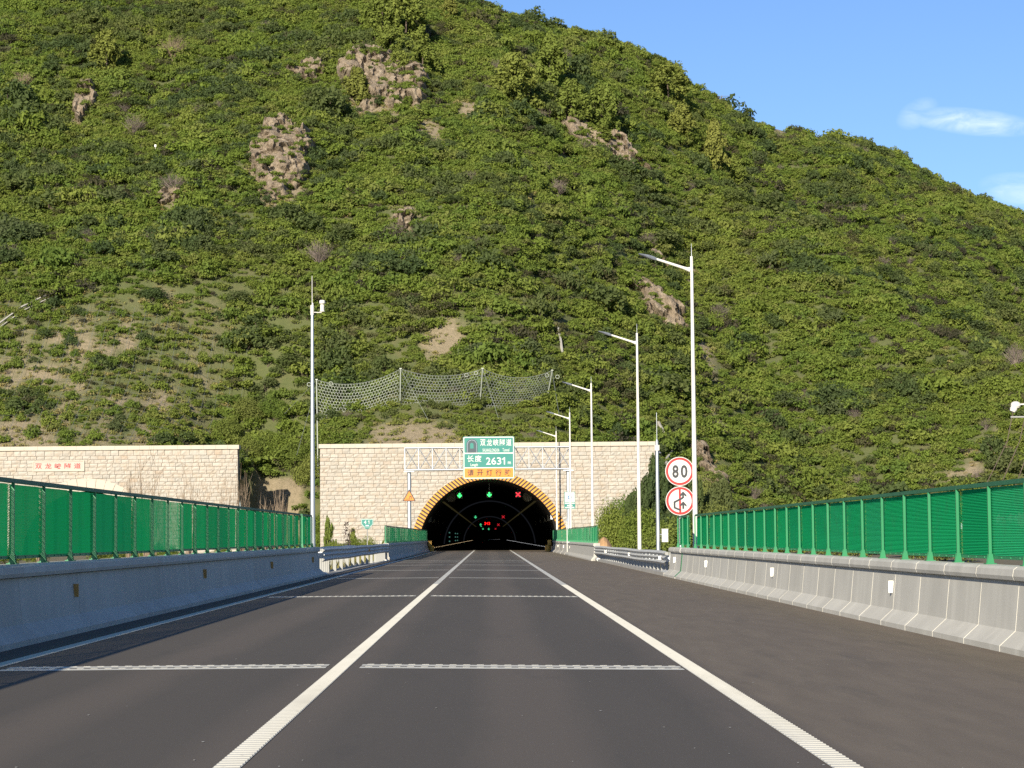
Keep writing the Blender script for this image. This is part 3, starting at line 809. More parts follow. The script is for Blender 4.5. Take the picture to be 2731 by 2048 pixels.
# ------------------------------------------------------------------ lettering
def text_mesh(body, bold=0., name='lettering'):
    cu = bpy.data.curves.new('txt', 'FONT'); cu.body = body; cu.size = 1.0; cu.offset = bold; cu.extrude = .0; cu.resolution_u = 3
    ob = bpy.data.objects.new('txt', cu); C.objects.link(ob)
    dg = bpy.context.evaluated_depsgraph_get(); me = bpy.data.meshes.new_from_object(ob.evaluated_get(dg))
    bpy.data.objects.remove(ob); bpy.data.curves.remove(cu); me.name = name
    return me
def lettering(body, x0, x1, z0, z1, y, mat, parent, bold=0., name='lettering'):
    me = text_mesh(body, bold, name)
    co = np.empty(len(me.vertices) * 3); me.vertices.foreach_get('co', co); co = co.reshape(-1, 3)
    lo, hi = co.min(0), co.max(0)
    out = np.zeros_like(co)
    out[:, 0] = x0 + (co[:, 0] - lo[0]) / (hi[0] - lo[0]) * (x1 - x0)
    out[:, 2] = z0 + (co[:, 1] - lo[1]) / (hi[1] - lo[1]) * (z1 - z0)
    out[:, 1] = y
    me.vertices.foreach_set('co', out.ravel()); me.materials.clear(); me.materials.append(mat); me.update()
    return put(name, me, parent)
def figure_one(x0, x1, z0, z1, y, mat, parent):
    w = x1 - x0; h = z1 - z0; mb = MB()
    mb.poly_y([(x1, z0), (x1, z1), (x1 - w * .42, z1), (x0 - w * .25, z1 - h * .20), (x0 - w * .25, z1 - h * .36), (x1 - w * .55, z1 - h * .24), (x1 - w * .55, z0)], y - .004, y); return build('lettering', mb, mat, parent)
def spaced(body, centres, w, z0, z1, y, mat, parent, bold=0.):
    for ch, c_ in zip(body, centres): lettering(ch, c_ - w / 2, c_ + w / 2, z0, z1, y, mat, parent, bold)
spaced('双龙峡隧道', [-44.55 + .96 * k + .02 for k in range(5)], .66, 8.48, 9.02, -.158, MAT['plaque_red'], pl, .012)

# ------------------------------------------------------------------ sign gantry
GY = 197.0
gan = thing('sign_gantry', 'galvanised truss gantry carrying the teal and orange tunnel sign over the road', 'gantry', (0, GY, 0))
for x in (-7.0, 6.93):
    mb = MB(); mb.tube([(x, 0, -.5), (x, 0, 7.1)], .17, 14); o = build('post', mb, MAT['galvanised'], gan, smooth=True)
    mb = MB(); mb.box(x - .45, x + .45, -.45, .45, 7.1, 7.18); build('cap_plate', mb, MAT['galvanised'], o)
GX0, GX1, ZB, ZT = -7.36, 7.10, 7.27, 9.20
for y in (-.40, .40):
    for z in (ZB, ZT):
        mb = MB(); mb.tube([(GX0, y, z), (GX1, y, z)], .075, 10); build('chord', mb, MAT['galvanised'], gan, smooth=True)
    nb = 12; st = (GX1 - GX0) / nb
    for k in range(nb + 1):
        mb = MB(); mb.tube([(GX0 + k * st, y, ZB), (GX0 + k * st, y, ZT)], .032, 6); build('strut', mb, MAT['galvanised'], gan, smooth=True)
        if k < nb:
            za, zb_ = (ZB, ZT) if (k + (y > 0)) % 2 == 0 else (ZT, ZB)
            mb = MB(); mb.tube([(GX0 + k * st, y, za), (GX0 + (k + 1) * st, y, zb_)], .04, 6); build('diagonal', mb, MAT['galvanised'], gan, smooth=True)
for z in (ZB, ZT):
    for k in range(nb + 1):
        mb = MB(); mb.tube([(GX0 + k * st, -.4, z), (GX0 + k * st, .4, z)], .03, 6); build('cross_tie', mb, MAT['galvanised'], gan, smooth=True)
# the sign: u,v in picture-sign units 205..1885 across, 120..1510 down
def su(u): return -2.27 + (u - 205) / 1680. * 4.49
def sv(v_): return 10.15 - (v_ - 120) / 1390. * 3.71
def rrect(x0, x1, z0, z1, r, n=5):
    pts = []
    for (cx_, cz_, a0) in ((x1 - r, z0 + r, -90), (x1 - r, z1 - r, 0), (x0 + r, z1 - r, 90), (x0 + r, z0 + r, 180)):
        for k in range(n + 1): a = R(a0 + 90 * k / n); pts.append((cx_ + r * math.cos(a), cz_ + r * math.sin(a)))
    return pts
YS = -.62
mb = MB(); mb.poly_y(rrect(su(205), su(1885), sv(1510), sv(120), .12), YS, YS + .05); board = build('sign_board', mb, MAT['sign_teal'], gan)
mb = MB(); mb.poly_y(rrect(su(222), su(1868), sv(1496), sv(134), .12), YS - .006, YS - .002); build('border', mb, MAT['sign_white'], board)
mb = MB(); mb.poly_y(rrect(su(250), su(1842), sv(652), sv(165), .07), YS - .012, YS - .008); build('name_panel', mb, MAT['sign_teal'], board)
mb = MB(); mb.box(su(250), su(1842), YS - .012, YS - .008, sv(1128), sv(690)); build('length_panel', mb, MAT['sign_teal'], board)
mb = MB(); mb.poly_y(rrect(su(250), su(1842), sv(1466), sv(1160), .05), YS - .012, YS - .008); build('warning_panel', mb, MAT['sign_orange'], board)
YT = YS - .018
def arch_pts(x0, x1, z0, z1, n=12):
    r_ = (x1 - x0) / 2; c_ = (x0 + x1) / 2
    return [(x1, z0)] + [(c_ + r_ * math.cos(math.pi * k / n), z1 - r_ + r_ * math.sin(math.pi * k / n)) for k in range(n + 1)] + [(x0, z0)]
for k, (u0, u1, v0, v1, mt) in enumerate(((318, 682, 650, 200, 'sign_navy'), (345, 655, 650, 232, 'sign_pale_blue'), (352, 648, 650, 240, 'sign_navy'), (440, 552, 515, 330, 'sign_teal'))):
    mb = MB(); mb.poly_y(arch_pts(su(u0), su(u1), sv(v0), sv(v1)), YS - .016 - .003 * k, YS - .013 - .003 * k + .001); build('tunnel_symbol', mb, MAT[mt], board)
YT = YS - .020
TW = MAT['sign_white']
spaced('双龙峡隧道', [su(u) for u in (858, 1070, 1282, 1494, 1704)], su(175) - su(0), sv(432), sv(212), YT, TW, board, .010)
lettering('SHUANGLONGXIA', su(848), su(1396), sv(625), sv(520), YT, TW, board, .008)
lettering('Tunnel', su(1498), su(1718), sv(620), sv(515), YT, TW, board, .008)
spaced('长度', [su(450), su(700)], su(218) - su(0), sv(952), sv(738), YT, TW, board, .010)
lettering('Length', su(448), su(688), sv(1122), sv(998), YT, TW, board, .015)
for ch, u0, u1 in (('2', 955, 1108), ('6', 1132, 1284), ('3', 1310, 1455)): lettering(ch, su(u0), su(u1), sv(1046), sv(810), YT, TW, board, .012)
figure_one(su(1505), su(1578), sv(1046), sv(810), YT, TW, board)
lettering('m', su(1668), su(1768), sv(1032), sv(950), YT, TW, board, .015)
spaced('请开灯行驶', [su(u) for u in (450, 757, 1060, 1360, 1658)], su(200) - su(0), sv(1415), sv(1200), YT, MAT['sign_brown'], board, .020)
# warning triangle on the left post
tx, tz0, tz1, tw = -7.0, 4.56, 5.60, 1.16
mb = MB(); mb.poly_y([(tx - tw / 2, tz0), (tx + tw / 2, tz0), (tx, tz1)], -.23, -.20); tri = build('warning_triangle', mb, MAT['sign_brown'], gan)
mb = MB(); mb.poly_y([(tx - tw / 2 + .13, tz0 + .075), (tx + tw / 2 - .13, tz0 + .075), (tx, tz1 - .16)], -.238, -.232); build('triangle_face', mb, MAT['sign_orange'], tri)
mb = MB(); mb.poly_y(arch_pts(tx + .02, tx + .22, tz0 + .17, tz0 + .46), -.246, -.24); build('tunnel_symbol', mb, MAT['sign_brown'], tri)
mb = MB(); mb.poly_y(arch_pts(tx + .075, tx + .165, tz0 + .165, tz0 + .38), -.252, -.248); build('tunnel_symbol', mb, MAT['sign_orange'], tri)
mb = MB(); mb.box(tx - .30, tx + .02, -.246, -.24, tz0 + .16, tz0 + .20); build('road_symbol', mb, MAT['sign_brown'], tri)
# notice board on the right post
nx0, nx1, nz0, nz1 = 6.55, 7.50, 3.78, 5.26
mb = MB(); mb.box(nx0, nx1, -.23, -.20, nz0, nz1); nb_ = build('notice_board', mb, MAT['sign_teal'], gan)
mb = MB(); mb.box(nx0 + .05, nx1 - .05, -.238, -.232, nz0 + .56, nz1 - .05); build('notice_face', mb, MAT['sign_white'], nb_)
def disc(cx_, cz_, r_, y0, y1, n=28):
    mb = MB(); mb.poly_y([(cx_ + r_ * math.cos(2 * math.pi * k / n), cz_ + r_ * math.sin(2 * math.pi * k / n)) for k in range(n)], y0, y1); return mb
for k, (r_, mt) in enumerate(((.36, 'sign_pale_blue'), (.335, 'sign_white'), (.27, 'sign_pale_blue'), (.235, 'sign_white'), (.19, 'sign_blue'), (.10, 'sign_pale_blue'))):
    build('emblem', disc((nx0 + nx1) / 2, nz0 + 1.0, r_, -.242 - .004 * k, -.240 - .004 * k), MAT[mt], nb_)
mb = MB(); mb.box(nx0 + .05, nx1 - .05, -.238, -.234, nz0 + .42, nz0 + .50); mb.box(nx0 + .24, nx1 - .24, -.238, -.234, nz0 + .22, nz0 + .33); mb.box(nx0 + .08, nx1 - .08, -.238, -.234, nz0 + .06, nz0 + .16)
build('text_lines', mb, MAT['sign_white'], nb_)

# ------------------------------------------------------------------ street lamps
def street_lamp(label, x, y):
    z0 = -.4
    root = thing('street_lamp', label, 'street lamp', (x, y, z0), 'lamps along the right side of the road')
    if street_lamp.proto is None:
        mb = MB(); mb.tube([(0, 0, 0), (0, 0, 12.14)], [.105, .052], 12)
        me1 = mb.mesh('pole', [MAT['white_paint']], True)
        mb = MB(); mb.tube([(-.05, 0, 11.62), (-.32, 0, 11.72), (-1.34, 0, 12.06)], [.085, .055, .045], 10)
        mb.add([(-.04, -.02, 11.54), (-.30, -.02, 11.66), (-.30, -.02, 11.72), (-.04, -.02, 11.74), (-.04, .02, 11.54), (-.30, .02, 11.66), (-.30, .02, 11.72), (-.04, .02, 11.74)], [(0, 1, 2, 3), (7, 6, 5, 4), (0, 4, 5, 1), (1, 5, 6, 2), (2, 6, 7, 3), (3, 7, 4, 0)])
        me2 = mb.mesh('arm', [MAT['white_paint']], True)
        mb = MB()
        sec = [(-1.30, 12.045, .05, .045), (-1.42, 12.085, .10, .065), (-1.60, 12.14, .16, .06), (-1.80, 12.20, .16, .035), (-1.97, 12.245, .12, .018)]
        v = []; f = []
        for (xx, zz, hw, hh) in sec: v += [(xx, -hw, zz - hh * .3), (xx, -hw * .7, zz + hh), (xx, hw * .7, zz + hh), (xx, hw, zz - hh * .3), (xx, hw * .8, zz - hh), (xx, -hw * .8, zz - hh)]
        for j in range(4):
            for i in range(6): f.append((j * 6 + i, j * 6 + (i + 1) % 6, (j + 1) * 6 + (i + 1) % 6, (j + 1) * 6 + i))
        f += [tuple(range(5, -1, -1)), tuple(24 + i for i in range(6))]
        mb.add(v, f); me3 = mb.mesh('lamp_head', [MAT['lamp_grey']])
        mb = MB(); mb.tube([(0, 0, 12.1), (0, 0, 12.62)], [.012, .006], 6); me4 = mb.mesh('lightning_rod', [MAT['galvanised']])
        street_lamp.proto = (me1, me2, me3, me4)
    for nm, me in zip(('pole', 'arm', 'lamp_head', 'lightning_rod'), street_lamp.proto): put(nm, me, root)
street_lamp.proto = None
for lab, x, y in (('tall white street lamp nearest the camera, beside the round road signs', 7.60, 83.2), ('white street lamp behind the right guard rail, second from the camera', 7.63, 114.8),
                  ('white street lamp standing before the stone wall, third from the camera', 6.98, 152.5), ('white street lamp in front of the gantry right post, fourth from the camera', 6.80, 188.5),
                  ('shortest looking white street lamp, in front of the striped arch', 6.64, 221.7)):
    street_lamp(lab, x, y)

# ------------------------------------------------------------------ poles with instruments
root = thing('weather_pole', 'tall galvanised pole with white visibility sensor, behind the left fence', 'pole', (-7.50, 95.7, -.3))
mb = MB(); mb.tube([(0, 0, 0), (0, 0, 11.3)], [.115, .062], 12); build('pole', mb, MAT['galvanised'], root, True)
mb = MB(); mb.tube([(0, 0, 11.2), (0, 0, 11.62)], .075, 12); mb.tube([(.02, 0, 11.60), (.02, 0, 11.72)], .035, 8); build('sleeve', mb, MAT['white_paint'], root, True)
mb = MB(); mb.tube([(0, 0, 11.7), (0, 0, 12.88)], [.014, .010], 6); build('antenna', mb, MAT['white_paint'], root)
mb = MB(); mb.tube([(0, 0, 11.32), (.40, 0, 11.30), (.43, 0, 11.36)], .02, 6); build('arm', mb, MAT['white_paint'], root)
mb = MB(); mb.tube([(.43, 0, 11.34), (.43, 0, 11.37), (.43, 0, 11.372), (.43, 0, 11.64)], [.115, .115, .085, .088], 12); mb.tube([(.43, 0, 11.66), (.43, 0, 11.70), (.43, 0, 11.80), (.43, 0, 11.83)], [.09, .125, .125, .10], 12)
build('sensor', mb, MAT['white_paint'], root, True)
root = thing('camera_pole', 'short galvanised pole with white box on top, right of the stone portal', 'pole', (7.76, 103.8, -.4))
mb = MB(); mb.tube([(0, 0, 0), (0, 0, 6.1)], [.10, .07], 12); mb.tube([(0, 0, 6.1), (0, 0, 6.22)], [.07, .03], 10); build('pole', mb, MAT['galvanised'], root, True)
mb = MB(); mb.box(-.11, .10, -.10, .10, 5.70, 5.92); mb.box(-.125, .115, -.13, .115, 5.92, 5.94); build('camera_housing', mb, MAT['white_paint'], root)
mb = MB(); mb.tube([(.10, -.05, 5.62), (.16, -.12, 5.58)], .035, 8); build('bracket', mb, MAT['lamp_grey'], root)
mb = MB(); mb.tube([(0, 0, 6.2), (0, 0, 7.45)], .014, 6); build('lightning_rod', mb, MAT['galvanised'], root)
mb = MB(); mb.box(.17, .45, -.14, .14, 1.48, 2.06); mb.box(.155, .465, -.155, .155, 2.06, 2.085); cb = build('cabinet', mb, MAT['white_paint'], root)
mb = MB(); mb.tube([(.06, 0, 1.82), (.2, 0, 1.82)], .025, 6); build('bracket', mb, MAT['galvanised'], cb)
mb = MB(); mb.box(.19, .43, -.146, -.141, 1.52, 2.02); build('cabinet_door', mb, MAT['sign_white'], cb)
# round signs
root = thing('round_sign_post', 'galvanised post with an 80 speed limit disc above a no overtaking disc', 'road sign', (7.88, 93.0, -.4))
mb = MB(); mb.tube([(0, .06, 0), (0, .06, 4.95)], .055, 10); build('post', mb, MAT['galvanised'], root, True)
def round_sign(name, cz_):
    o = build(name, disc(0, cz_, .60, -.02, .0, 40), MAT['sign_white'], root)
    build('red_ring', disc(0, cz_, .572, -.026, -.022, 40), MAT['sign_red'], o)
    build('sign_face', disc(0, cz_, .476, -.032, -.028, 40), MAT['sign_white'], o)
    return o
Z80, ZNO = 4.42, 3.20
o = round_sign('speed_limit_disc', Z80)
k_ = .6 / 338.
lettering('8', -175 * k_, -25 * k_, Z80 - 155 * k_, Z80 + 148 * k_, -.038, MAT['sign_black'], o, .030)
lettering('0', 22 * k_, 182 * k_, Z80 - 155 * k_, Z80 + 148 * k_, -.038, MAT['sign_black'], o, .030)
o = round_sign('no_overtaking_disc', ZNO)
def q_(u, v_): return ((u - 480) * k_, ZNO - (v_ - 1190) * k_)
mb = MB(); mb.poly_y([q_(448, 870), q_(496, 870), q_(506, 1500), q_(455, 1500)], -.040, -.034); build('red_bar', mb, MAT['sign_red'], o)
def stroke(mb, pts, w, y0, y1):
    for (a, b) in zip(pts[:-1], pts[1:]):
        a = Vector(a); b = Vector(b); d = (b - a).normalized(); n_ = Vector((-d.y, d.x)) * w / 2; e = d * w * .35
        q2 = [a + n_ - e, a - n_ - e, b - n_ + e, b + n_ + e]; mb.poly_y([(p.x, p.y) for p in q2], y0, y1); y0 -= .0004
mb = MB(); stroke(mb, [q_(474, 1400), q_(347, 1345), q_(347, 1218), q_(520, 1130), q_(548, 1108), q_(550, 1030)], 42 * k_, -.048, -.042)
for (u, v_) in ((550, 970), (550, 1200)):
    mb.poly_y([q_(u, v_), q_(u + 76, v_ + 82), q_(u + 76, v_ + 128), q_(u, v_ + 68), q_(u - 72, v_ + 122), q_(u - 72, v_ + 74)], -.052, -.044)
stroke(mb, [q_(550, 1360), q_(550, 1262)], 44 * k_, -.049, -.042)
build('overtaking_symbol', mb, MAT['sign_black'], o)
# kilometre sign
root = thing('kilometre_sign', 'small green five sided sign reading 41 behind the left guard rail', 'road sign', (-7.97, 147.0, -.3))
mb = MB(); mb.tube([(0, .05, 0), (0, .05, 2.6)], .035, 8); build('post', mb, MAT['post_white'], root, True)
def ku(u): return (u - 700) / 450. * .80
def kv(v_): return 2.93 - (v_ - 335) / 380. * .68
mb = MB(); mb.poly_y([(ku(475), kv(335)), (ku(475), kv(535)), (ku(640), kv(700)), (ku(760), kv(700)), (ku(925), kv(535)), (ku(925), kv(335))][::-1], -.02, 0); o = build('plate', mb, MAT['sign_teal'], root)
mb = MB(); mb.poly_y([(ku(488), kv(347)), (ku(488), kv(532)), (ku(592), kv(637)), (ku(808), kv(637)), (ku(912), kv(532)), (ku(912), kv(347))][::-1], -.026, -.022); build('border', mb, MAT['sign_white'], o)
mb = MB(); mb.poly_y([(ku(502), kv(362)), (ku(502), kv(526)), (ku(600), kv(625)), (ku(800), kv(625)), (ku(898), kv(526)), (ku(898), kv(362))][::-1], -.032, -.028); build('sign_face', mb, MAT['sign_teal'], o)
lettering('4', ku(580), ku(668), kv(525), kv(392), -.038, TW, o, .012); figure_one(ku(742), ku(778), kv(525), kv(392), -.038, TW, o)
mb = MB(); mb.box(ku(640), ku(760), -.038, -.034, kv(598), kv(562)); build('text_line', mb, MAT['sign_pale_blue'], o)
# slim post on the right far barrier
root = thing('marker_post', 'thin white post clamped to the face of the far right barrier', 'marker post', (6.12, 178.0, .15))
mb = MB(); mb.tube([(0, 0, 0), (0, 0, 2.55)], .035, 8); build('post', mb, MAT['white_paint'], root, True)
mb = MB(); mb.box(-.12, .10, -.06, .06, 2.42, 2.55); mb.box(-.02, .10, -.05, .05, 2.55, 2.70); build('head', mb, MAT['lamp_grey'], root)
mb = MB(); mb.box(-.04, .30, -.03, .03, .75, .80); build('clamp', mb, MAT['galvanised'], root)
# mast with dome camera at the right edge of the picture
root = thing('camera_mast', 'white mast with dome camera on a side arm at the far right edge', 'camera mast', (14.75, 60.0, -.4))
mb = MB(); mb.tube([(0, 0, 0), (0, 0, 5.6)], [.09, .07], 12); build('pole', mb, MAT['white_paint'], root, True)
mb = MB(); mb.tube([(0, 0, 5.20), (-.62, 0, 5.20)], .022, 8); build('arm', mb, MAT['white_paint'], root)
mb = MB(); mb.tube([(-.64, 0, 5.10), (-.64, 0, 5.16), (-.64, 0, 5.24), (-.64, 0, 5.28)], [.10, .135, .12, .05], 14); mb.tube([(-.74, -.03, 5.0), (-.70, -.02, 5.08), (-.65, 0, 5.16)], [.07, .10, .07], 12); build('dome_camera', mb, MAT['white_paint'], root, True)
mb = MB(); mb.tube([(.0, 0, 4.86), (-.78, 0, 4.86)], .026, 8); mb.tube([(-.40, 0, 4.86), (-.03, 0, 4.62)], .02, 6); build('lower_arm', mb, MAT['post_white'], root)
mb = MB()
for k in range(3): mb.tube([(-.72 + .33 * k, 0, 4.98 - .1 * k), (-.9 + .33 * k, -.05, 4.2), (-1.9 + .45 * k, -.1, 2.3)], .013, 5)
build('cable', mb, MAT['bark'], root)

# ------------------------------------------------------------------ guard rails
def guard_rail(label, side, x0, x1, y0, y1, zt, zg, fine, colour):
    root = thing('guard_rail', label, 'guard rail', (0, y0, 0))
    pr = []
    for i in range(25):          # three-wave beam
        t_ = i / 24.; pr.append((side * (.045 * math.cos(t_ * 6 * math.pi)), zt - .52 + .52 * t_))
    n = 14; ys = [k * (y1 - y0) / (n - 1) for k in range(n)]; xo = [x0 + (x1 - x0) * k / (n - 1) + side * .03 * math.sin(k * .9) for k in range(n)]; zo = [.012 * math.sin(k * 1.3) for k in range(n)]
    for half in range(n - 1):
        mb = MB(); yy = [ys[half] - (.12 if half else 0), ys[half + 1]]; off = -.004 * (half % 2) * side
        mb.sweep_y(pr, yy, close=False, xoff=[xo[half] + off, xo[half + 1] + off], zoff=[zo[half], zo[half + 1]])
        build('beam', mb, MAT[colour], root, smooth=True)
    mb = MB(); mb.box(-.07, .07, -.06, .06, 0, zt - zg - .05); pm = mb.mesh('post', [MAT['post_white']])
    mb = MB(); mb.box(-.10, .10, -.07, .07, -.12, .12); bm_ = mb.mesh('spacer', [MAT['galvanised']])
    y = .6; k = 0; L = y1 - y0
    while y < L:
        x = x0 + (x1 - x0) * y / L
        o = put('post', pm, root, (x + side * .26, y, zg)); put('spacer', bm_, o, (-side * .13, 0, zt - zg - .28))
        y += (1.0 if (y < 5 or y > L - 14) else 4.0) if fine == 'left' else 2.0; k += 1
    # bolt slots along the splices, and the short stub beams at both ends
    mb = MB(); mb.tube([(x0 + side * .10, -.4, zg + .28), (x0 + side * .10, 2.2, zg + .28)], .11, 10); mb.tube([(x1 + side * .10, L - 2.2, zg + .28), (x1 + side * .10, L + .2, zg + .28)], .11, 10); build('end_stub', mb, MAT[colour], root, smooth=True)
    for yy in ((2.0, 20.0, 40.0) if side > 0 else (30.0,)):
        x = x0 + (x1 - x0) * yy / L
        mb = MB(); mb.box(x - side * .05 - .05, x - side * .05 + .05, yy, yy + .03, zt - .34, zt - .20); build('reflector', mb, MAT['reflector_white' if side > 0 else 'amber'], root)
    return root
guard_rail('sunlit steel guard rail between the two right barriers', 1, 6.50, 6.36, 83.5, 136.4, .80, -.30, 'right', 'rail_zinc')
guard_rail('shaded steel guard rail with white posts between the two left barriers', -1, -6.20, -6.10, 84.1, 136.0, 1.03, -.28, 'left', 'rail_zinc')
guard_rail('second steel guard rail standing behind the left guard rail', -1, -7.3, -7.0, 86.0, 118.0, 1.02, -.28, 'left2', 'rail_zinc')

# ------------------------------------------------------------------ low retaining kerb under the right rail and a loose soil heap
mb = MB(); mb.sweep_y([(6.42, -.45), (6.42, .0), (6.98, .02), (6.98, -.45)], [83.5, 136.4]); tag(build('kerb', mb, MAT['concrete_far']), 'low pale concrete kerb under the right guard rail', 'kerb')
mb = MB(); mb.sweep_y([(-6.06, -.45), (-6.06, .035), (-6.9, .03), (-6.9, -.45)], [84.1, 136.0]); tag(build('kerb', mb, MAT['concrete_far']), 'low pale concrete kerb under the left guard rail posts', 'kerb')

# plants, rocks and bare soil on the hill: (x, y, height, width) in metres
CYP = [(-54.1, 317.0, 5.1, 4.0), (-15.3, 331.2, 6.1, 4.8), (-11.7, 331.0, 6.8, 5.4), (-9.1, 318.8, 4.1, 3.9), (-12.1, 313.5, 3.7, 3.2), (-13.7, 322.2, 4.0, 3.3), (-17.6, 304.2, 4.5, 3.5), (3.9, 312.2, 6.3, 5.0), (9.5, 332.0, 6.8, 5.3), (12.3, 319.2, 6.0, 4.7), (16.7, 322.2, 6.6, 4.4), (29.2, 358.5, 5.8, 5.6), (30.4, 346.0, 4.7, 4.4), (35.8, 349.0, 6.8, 3.7), (39.2, 353.0, 3.8, 3.1), (-5.7, 350.0, 3.2, 3.2), (15.8, 318.2, 2.6, 3.9)]
BARE = [(-45.0, 320.8, 4.1, 5.1), (-64.2, 309.0, 3.1, 3.8), (63.7, 270.0, 3.3, 3.9), (-19.4, 258.5, 3.2, 3.7), (9.2, 290.5, 2.4, 3.0), (-38.4, 274.0, 2.8, 3.9)]
DARK = [(-48.1, 305.0, 2.3, 3.8), (-19.5, 283.2, 2.3, 3.5), (-23.3, 303.2, 2.5, 3.4), (20.4, 305.0, 2.5, 3.9), (23.1, 300.0, 3.7, 5.6), (35.8, 320.5, 3.3, 4.0), (42.8, 350.5, 4.0, 5.0), (-36.6, 282.2, 1.9, 2.4), (-38.2, 278.5, 1.7, 3.4), (-45.8, 272.8, 2.0, 3.1), (-28.5, 271.5, 2.0, 3.4), (-60.1, 334.2, 2.1, 4.1), (-60.4, 325.0, 2.0, 4.0), (-31.7, 258.8, 2.2, 3.7), (-27.9, 253.0, 2.5, 3.2), (-21.6, 247.2, 2.2, 3.1), (-15.2, 280.2, 1.7, 2.7), (14.4, 280.8, 2.3, 3.5), (29.8, 307.2, 2.5, 3.8), (5.3, 264.2, 1.6, 2.4), (66.0, 402.0, 2.5, 3.6), (58.7, 372.8, 2.8, 3.8), (58.8, 347.0, 2.9, 4.3), (60.1, 342.2, 2.8, 4.2), (69.3, 336.0, 3.2, 6.2), (72.9, 336.8, 3.2, 5.5), (27.8, 253.2, 2.4, 3.6), (36.1, 271.2, 2.8, 3.9), (44.7, 269.5, 2.6, 3.7), (76.0, 335.2, 2.8, 4.1), (-37.5, 250.8, 2.1, 3.1), (37.1, 305.0, 2.1, 3.1), (-3.8, 271.0, 1.7, 3.3), (1.0, 273.0, 1.7, 3.4), (-17.2, 266.2, 2.2, 3.8), (-25.1, 268.2, 2.2, 3.9), (-8.1, 254.8, 1.6, 2.4), (-1.2, 253.0, 1.6, 2.6), (24.7, 274.5, 2.3, 3.4), (81.8, 353.8, 2.6, 3.9), (-56.2, 342.2, 2.0, 3.5), (-48.2, 245.0, 1.5, 2.0)]
ROCKS = [('A', -14.0, 311.8, 12.0, 17.1), ('A2', -16.8, 320.8, 6.4, 4.8), ('B', -26.0, 283.8, 7.8, 18.0), ('C', 16.3, 320.0, 13.9, 8.0), ('D', -25.5, 316.5, 6.1, 5.3), ('E', -55.2, 307.0, 3.4, 7.2), ('F', 21.1, 277.8, 6.9, 8.3), ('G', -10.1, 268.5, 2.7, 3.6), ('I', 23.3, 247.0, 2.5, 2.5), ('J', 24.5, 244.8, 3.7, 2.4), ('K', -38.7, 273.5, 4.1, 2.7), ('M', 22.8, 295.0, 2.5, 2.0)]
SOIL = [(-4.0, 247.0, 1.9, 2.1), (-6.2, 244.0, 1.6, 3.2), (-5.4, 246.2, 2.5, 1.9), (-9.9, 268.5, 1.8, 5.6), (7.6, 255.0, 0.7, 2.5), (-39.7, 244.8, 2.4, 1.6), (-43.3, 242.2, 2.8, 2.0), (-47.7, 239.8, 2.4, 2.2), (-35.2, 239.0, 2.8, 3.1), (-39.4, 235.8, 2.4, 2.9), (-47.1, 245.0, 2.0, 1.4), (-43.2, 235.2, 2.4, 2.0), (-47.6, 230.0, 3.4, 2.9), (-35.4, 251.8, 2.5, 1.6), (-8.8, 230.2, 4.2, 2.0), (18.4, 275.8, 2.8, 5.0), (27.8, 296.5, 2.0, 8.1), (26.5, 270.0, 1.3, 7.6), (25.8, 258.8, 1.7, 6.4), (23.0, 243.8, 2.4, 4.5), (-45.6, 261.8, 1.7, 2.4), (-38.2, 271.8, 2.7, 3.0), (-8.4, 297.2, 2.5, 5.2), (-2.4, 305.8, 2.0, 3.8), (53.2, 254.0, 5.1, 1.9), (57.7, 256.8, 3.0, 3.2), (54.9, 362.5, 1.2, 2.9), (72.4, 362.2, 2.4, 3.5), (7.1, 337.0, 1.7, 6.4), (28.4, 348.5, 1.4, 3.1), (6.9, 234.2, 0.4, 2.4), (52.4, 397.2, 2.6, 5.8), (26.2, 323.5, 1.6, 2.8)]

# ------------------------------------------------------------------ hill
def bare_mask(x, y):
    x = np.asarray(x, float); y = np.asarray(y, float); m = np.zeros_like(x)
    nz_ = fbm(x / 2.2, y / 2.8, 4, 3) - .5
    for (sx, sy, rx, ry) in SOIL:
        q = ((x - sx) / rx) ** 2 + ((y - sy) / ry) ** 2
        m = np.maximum(m, np.clip(.95 - q + nz_ * 3.4, 0, 1))
    for (_, sx, sy, w, h) in ROCKS:
        q = ((x - sx) / (w * .52)) ** 2 + ((y + h * .10 - sy) / (h * .66)) ** 2
        m = np.maximum(m, np.clip((1.1 - q + nz_ * 1.0) * 2, 0, 1))
    m = np.maximum(m, np.clip(np.clip((-29 - x) / 3., 0, 1) * np.clip((251 + .25 * (x + 40) - y) / 3., 0, 1) * (.22 + nz_ * 2.6), 0, .8))
    # the earth bank between the portals, the bluff above the main one
    m = np.maximum(m, ((x > -24.8) & (x < -19.8) & (y < 237.5)).astype(float))
    m = np.maximum(m, np.clip(1.6 - ((x + 7.0) / 4.8) ** 2 - ((y - 228.0) / 3.4) ** 2 + nz_ * 1.6, 0, 1))
    m = np.maximum(m, np.clip(1.7 - ((x + 49) / 5.5) ** 2 - ((y - 227) / 5.0) ** 2 + nz_, 0, 1))
    return m
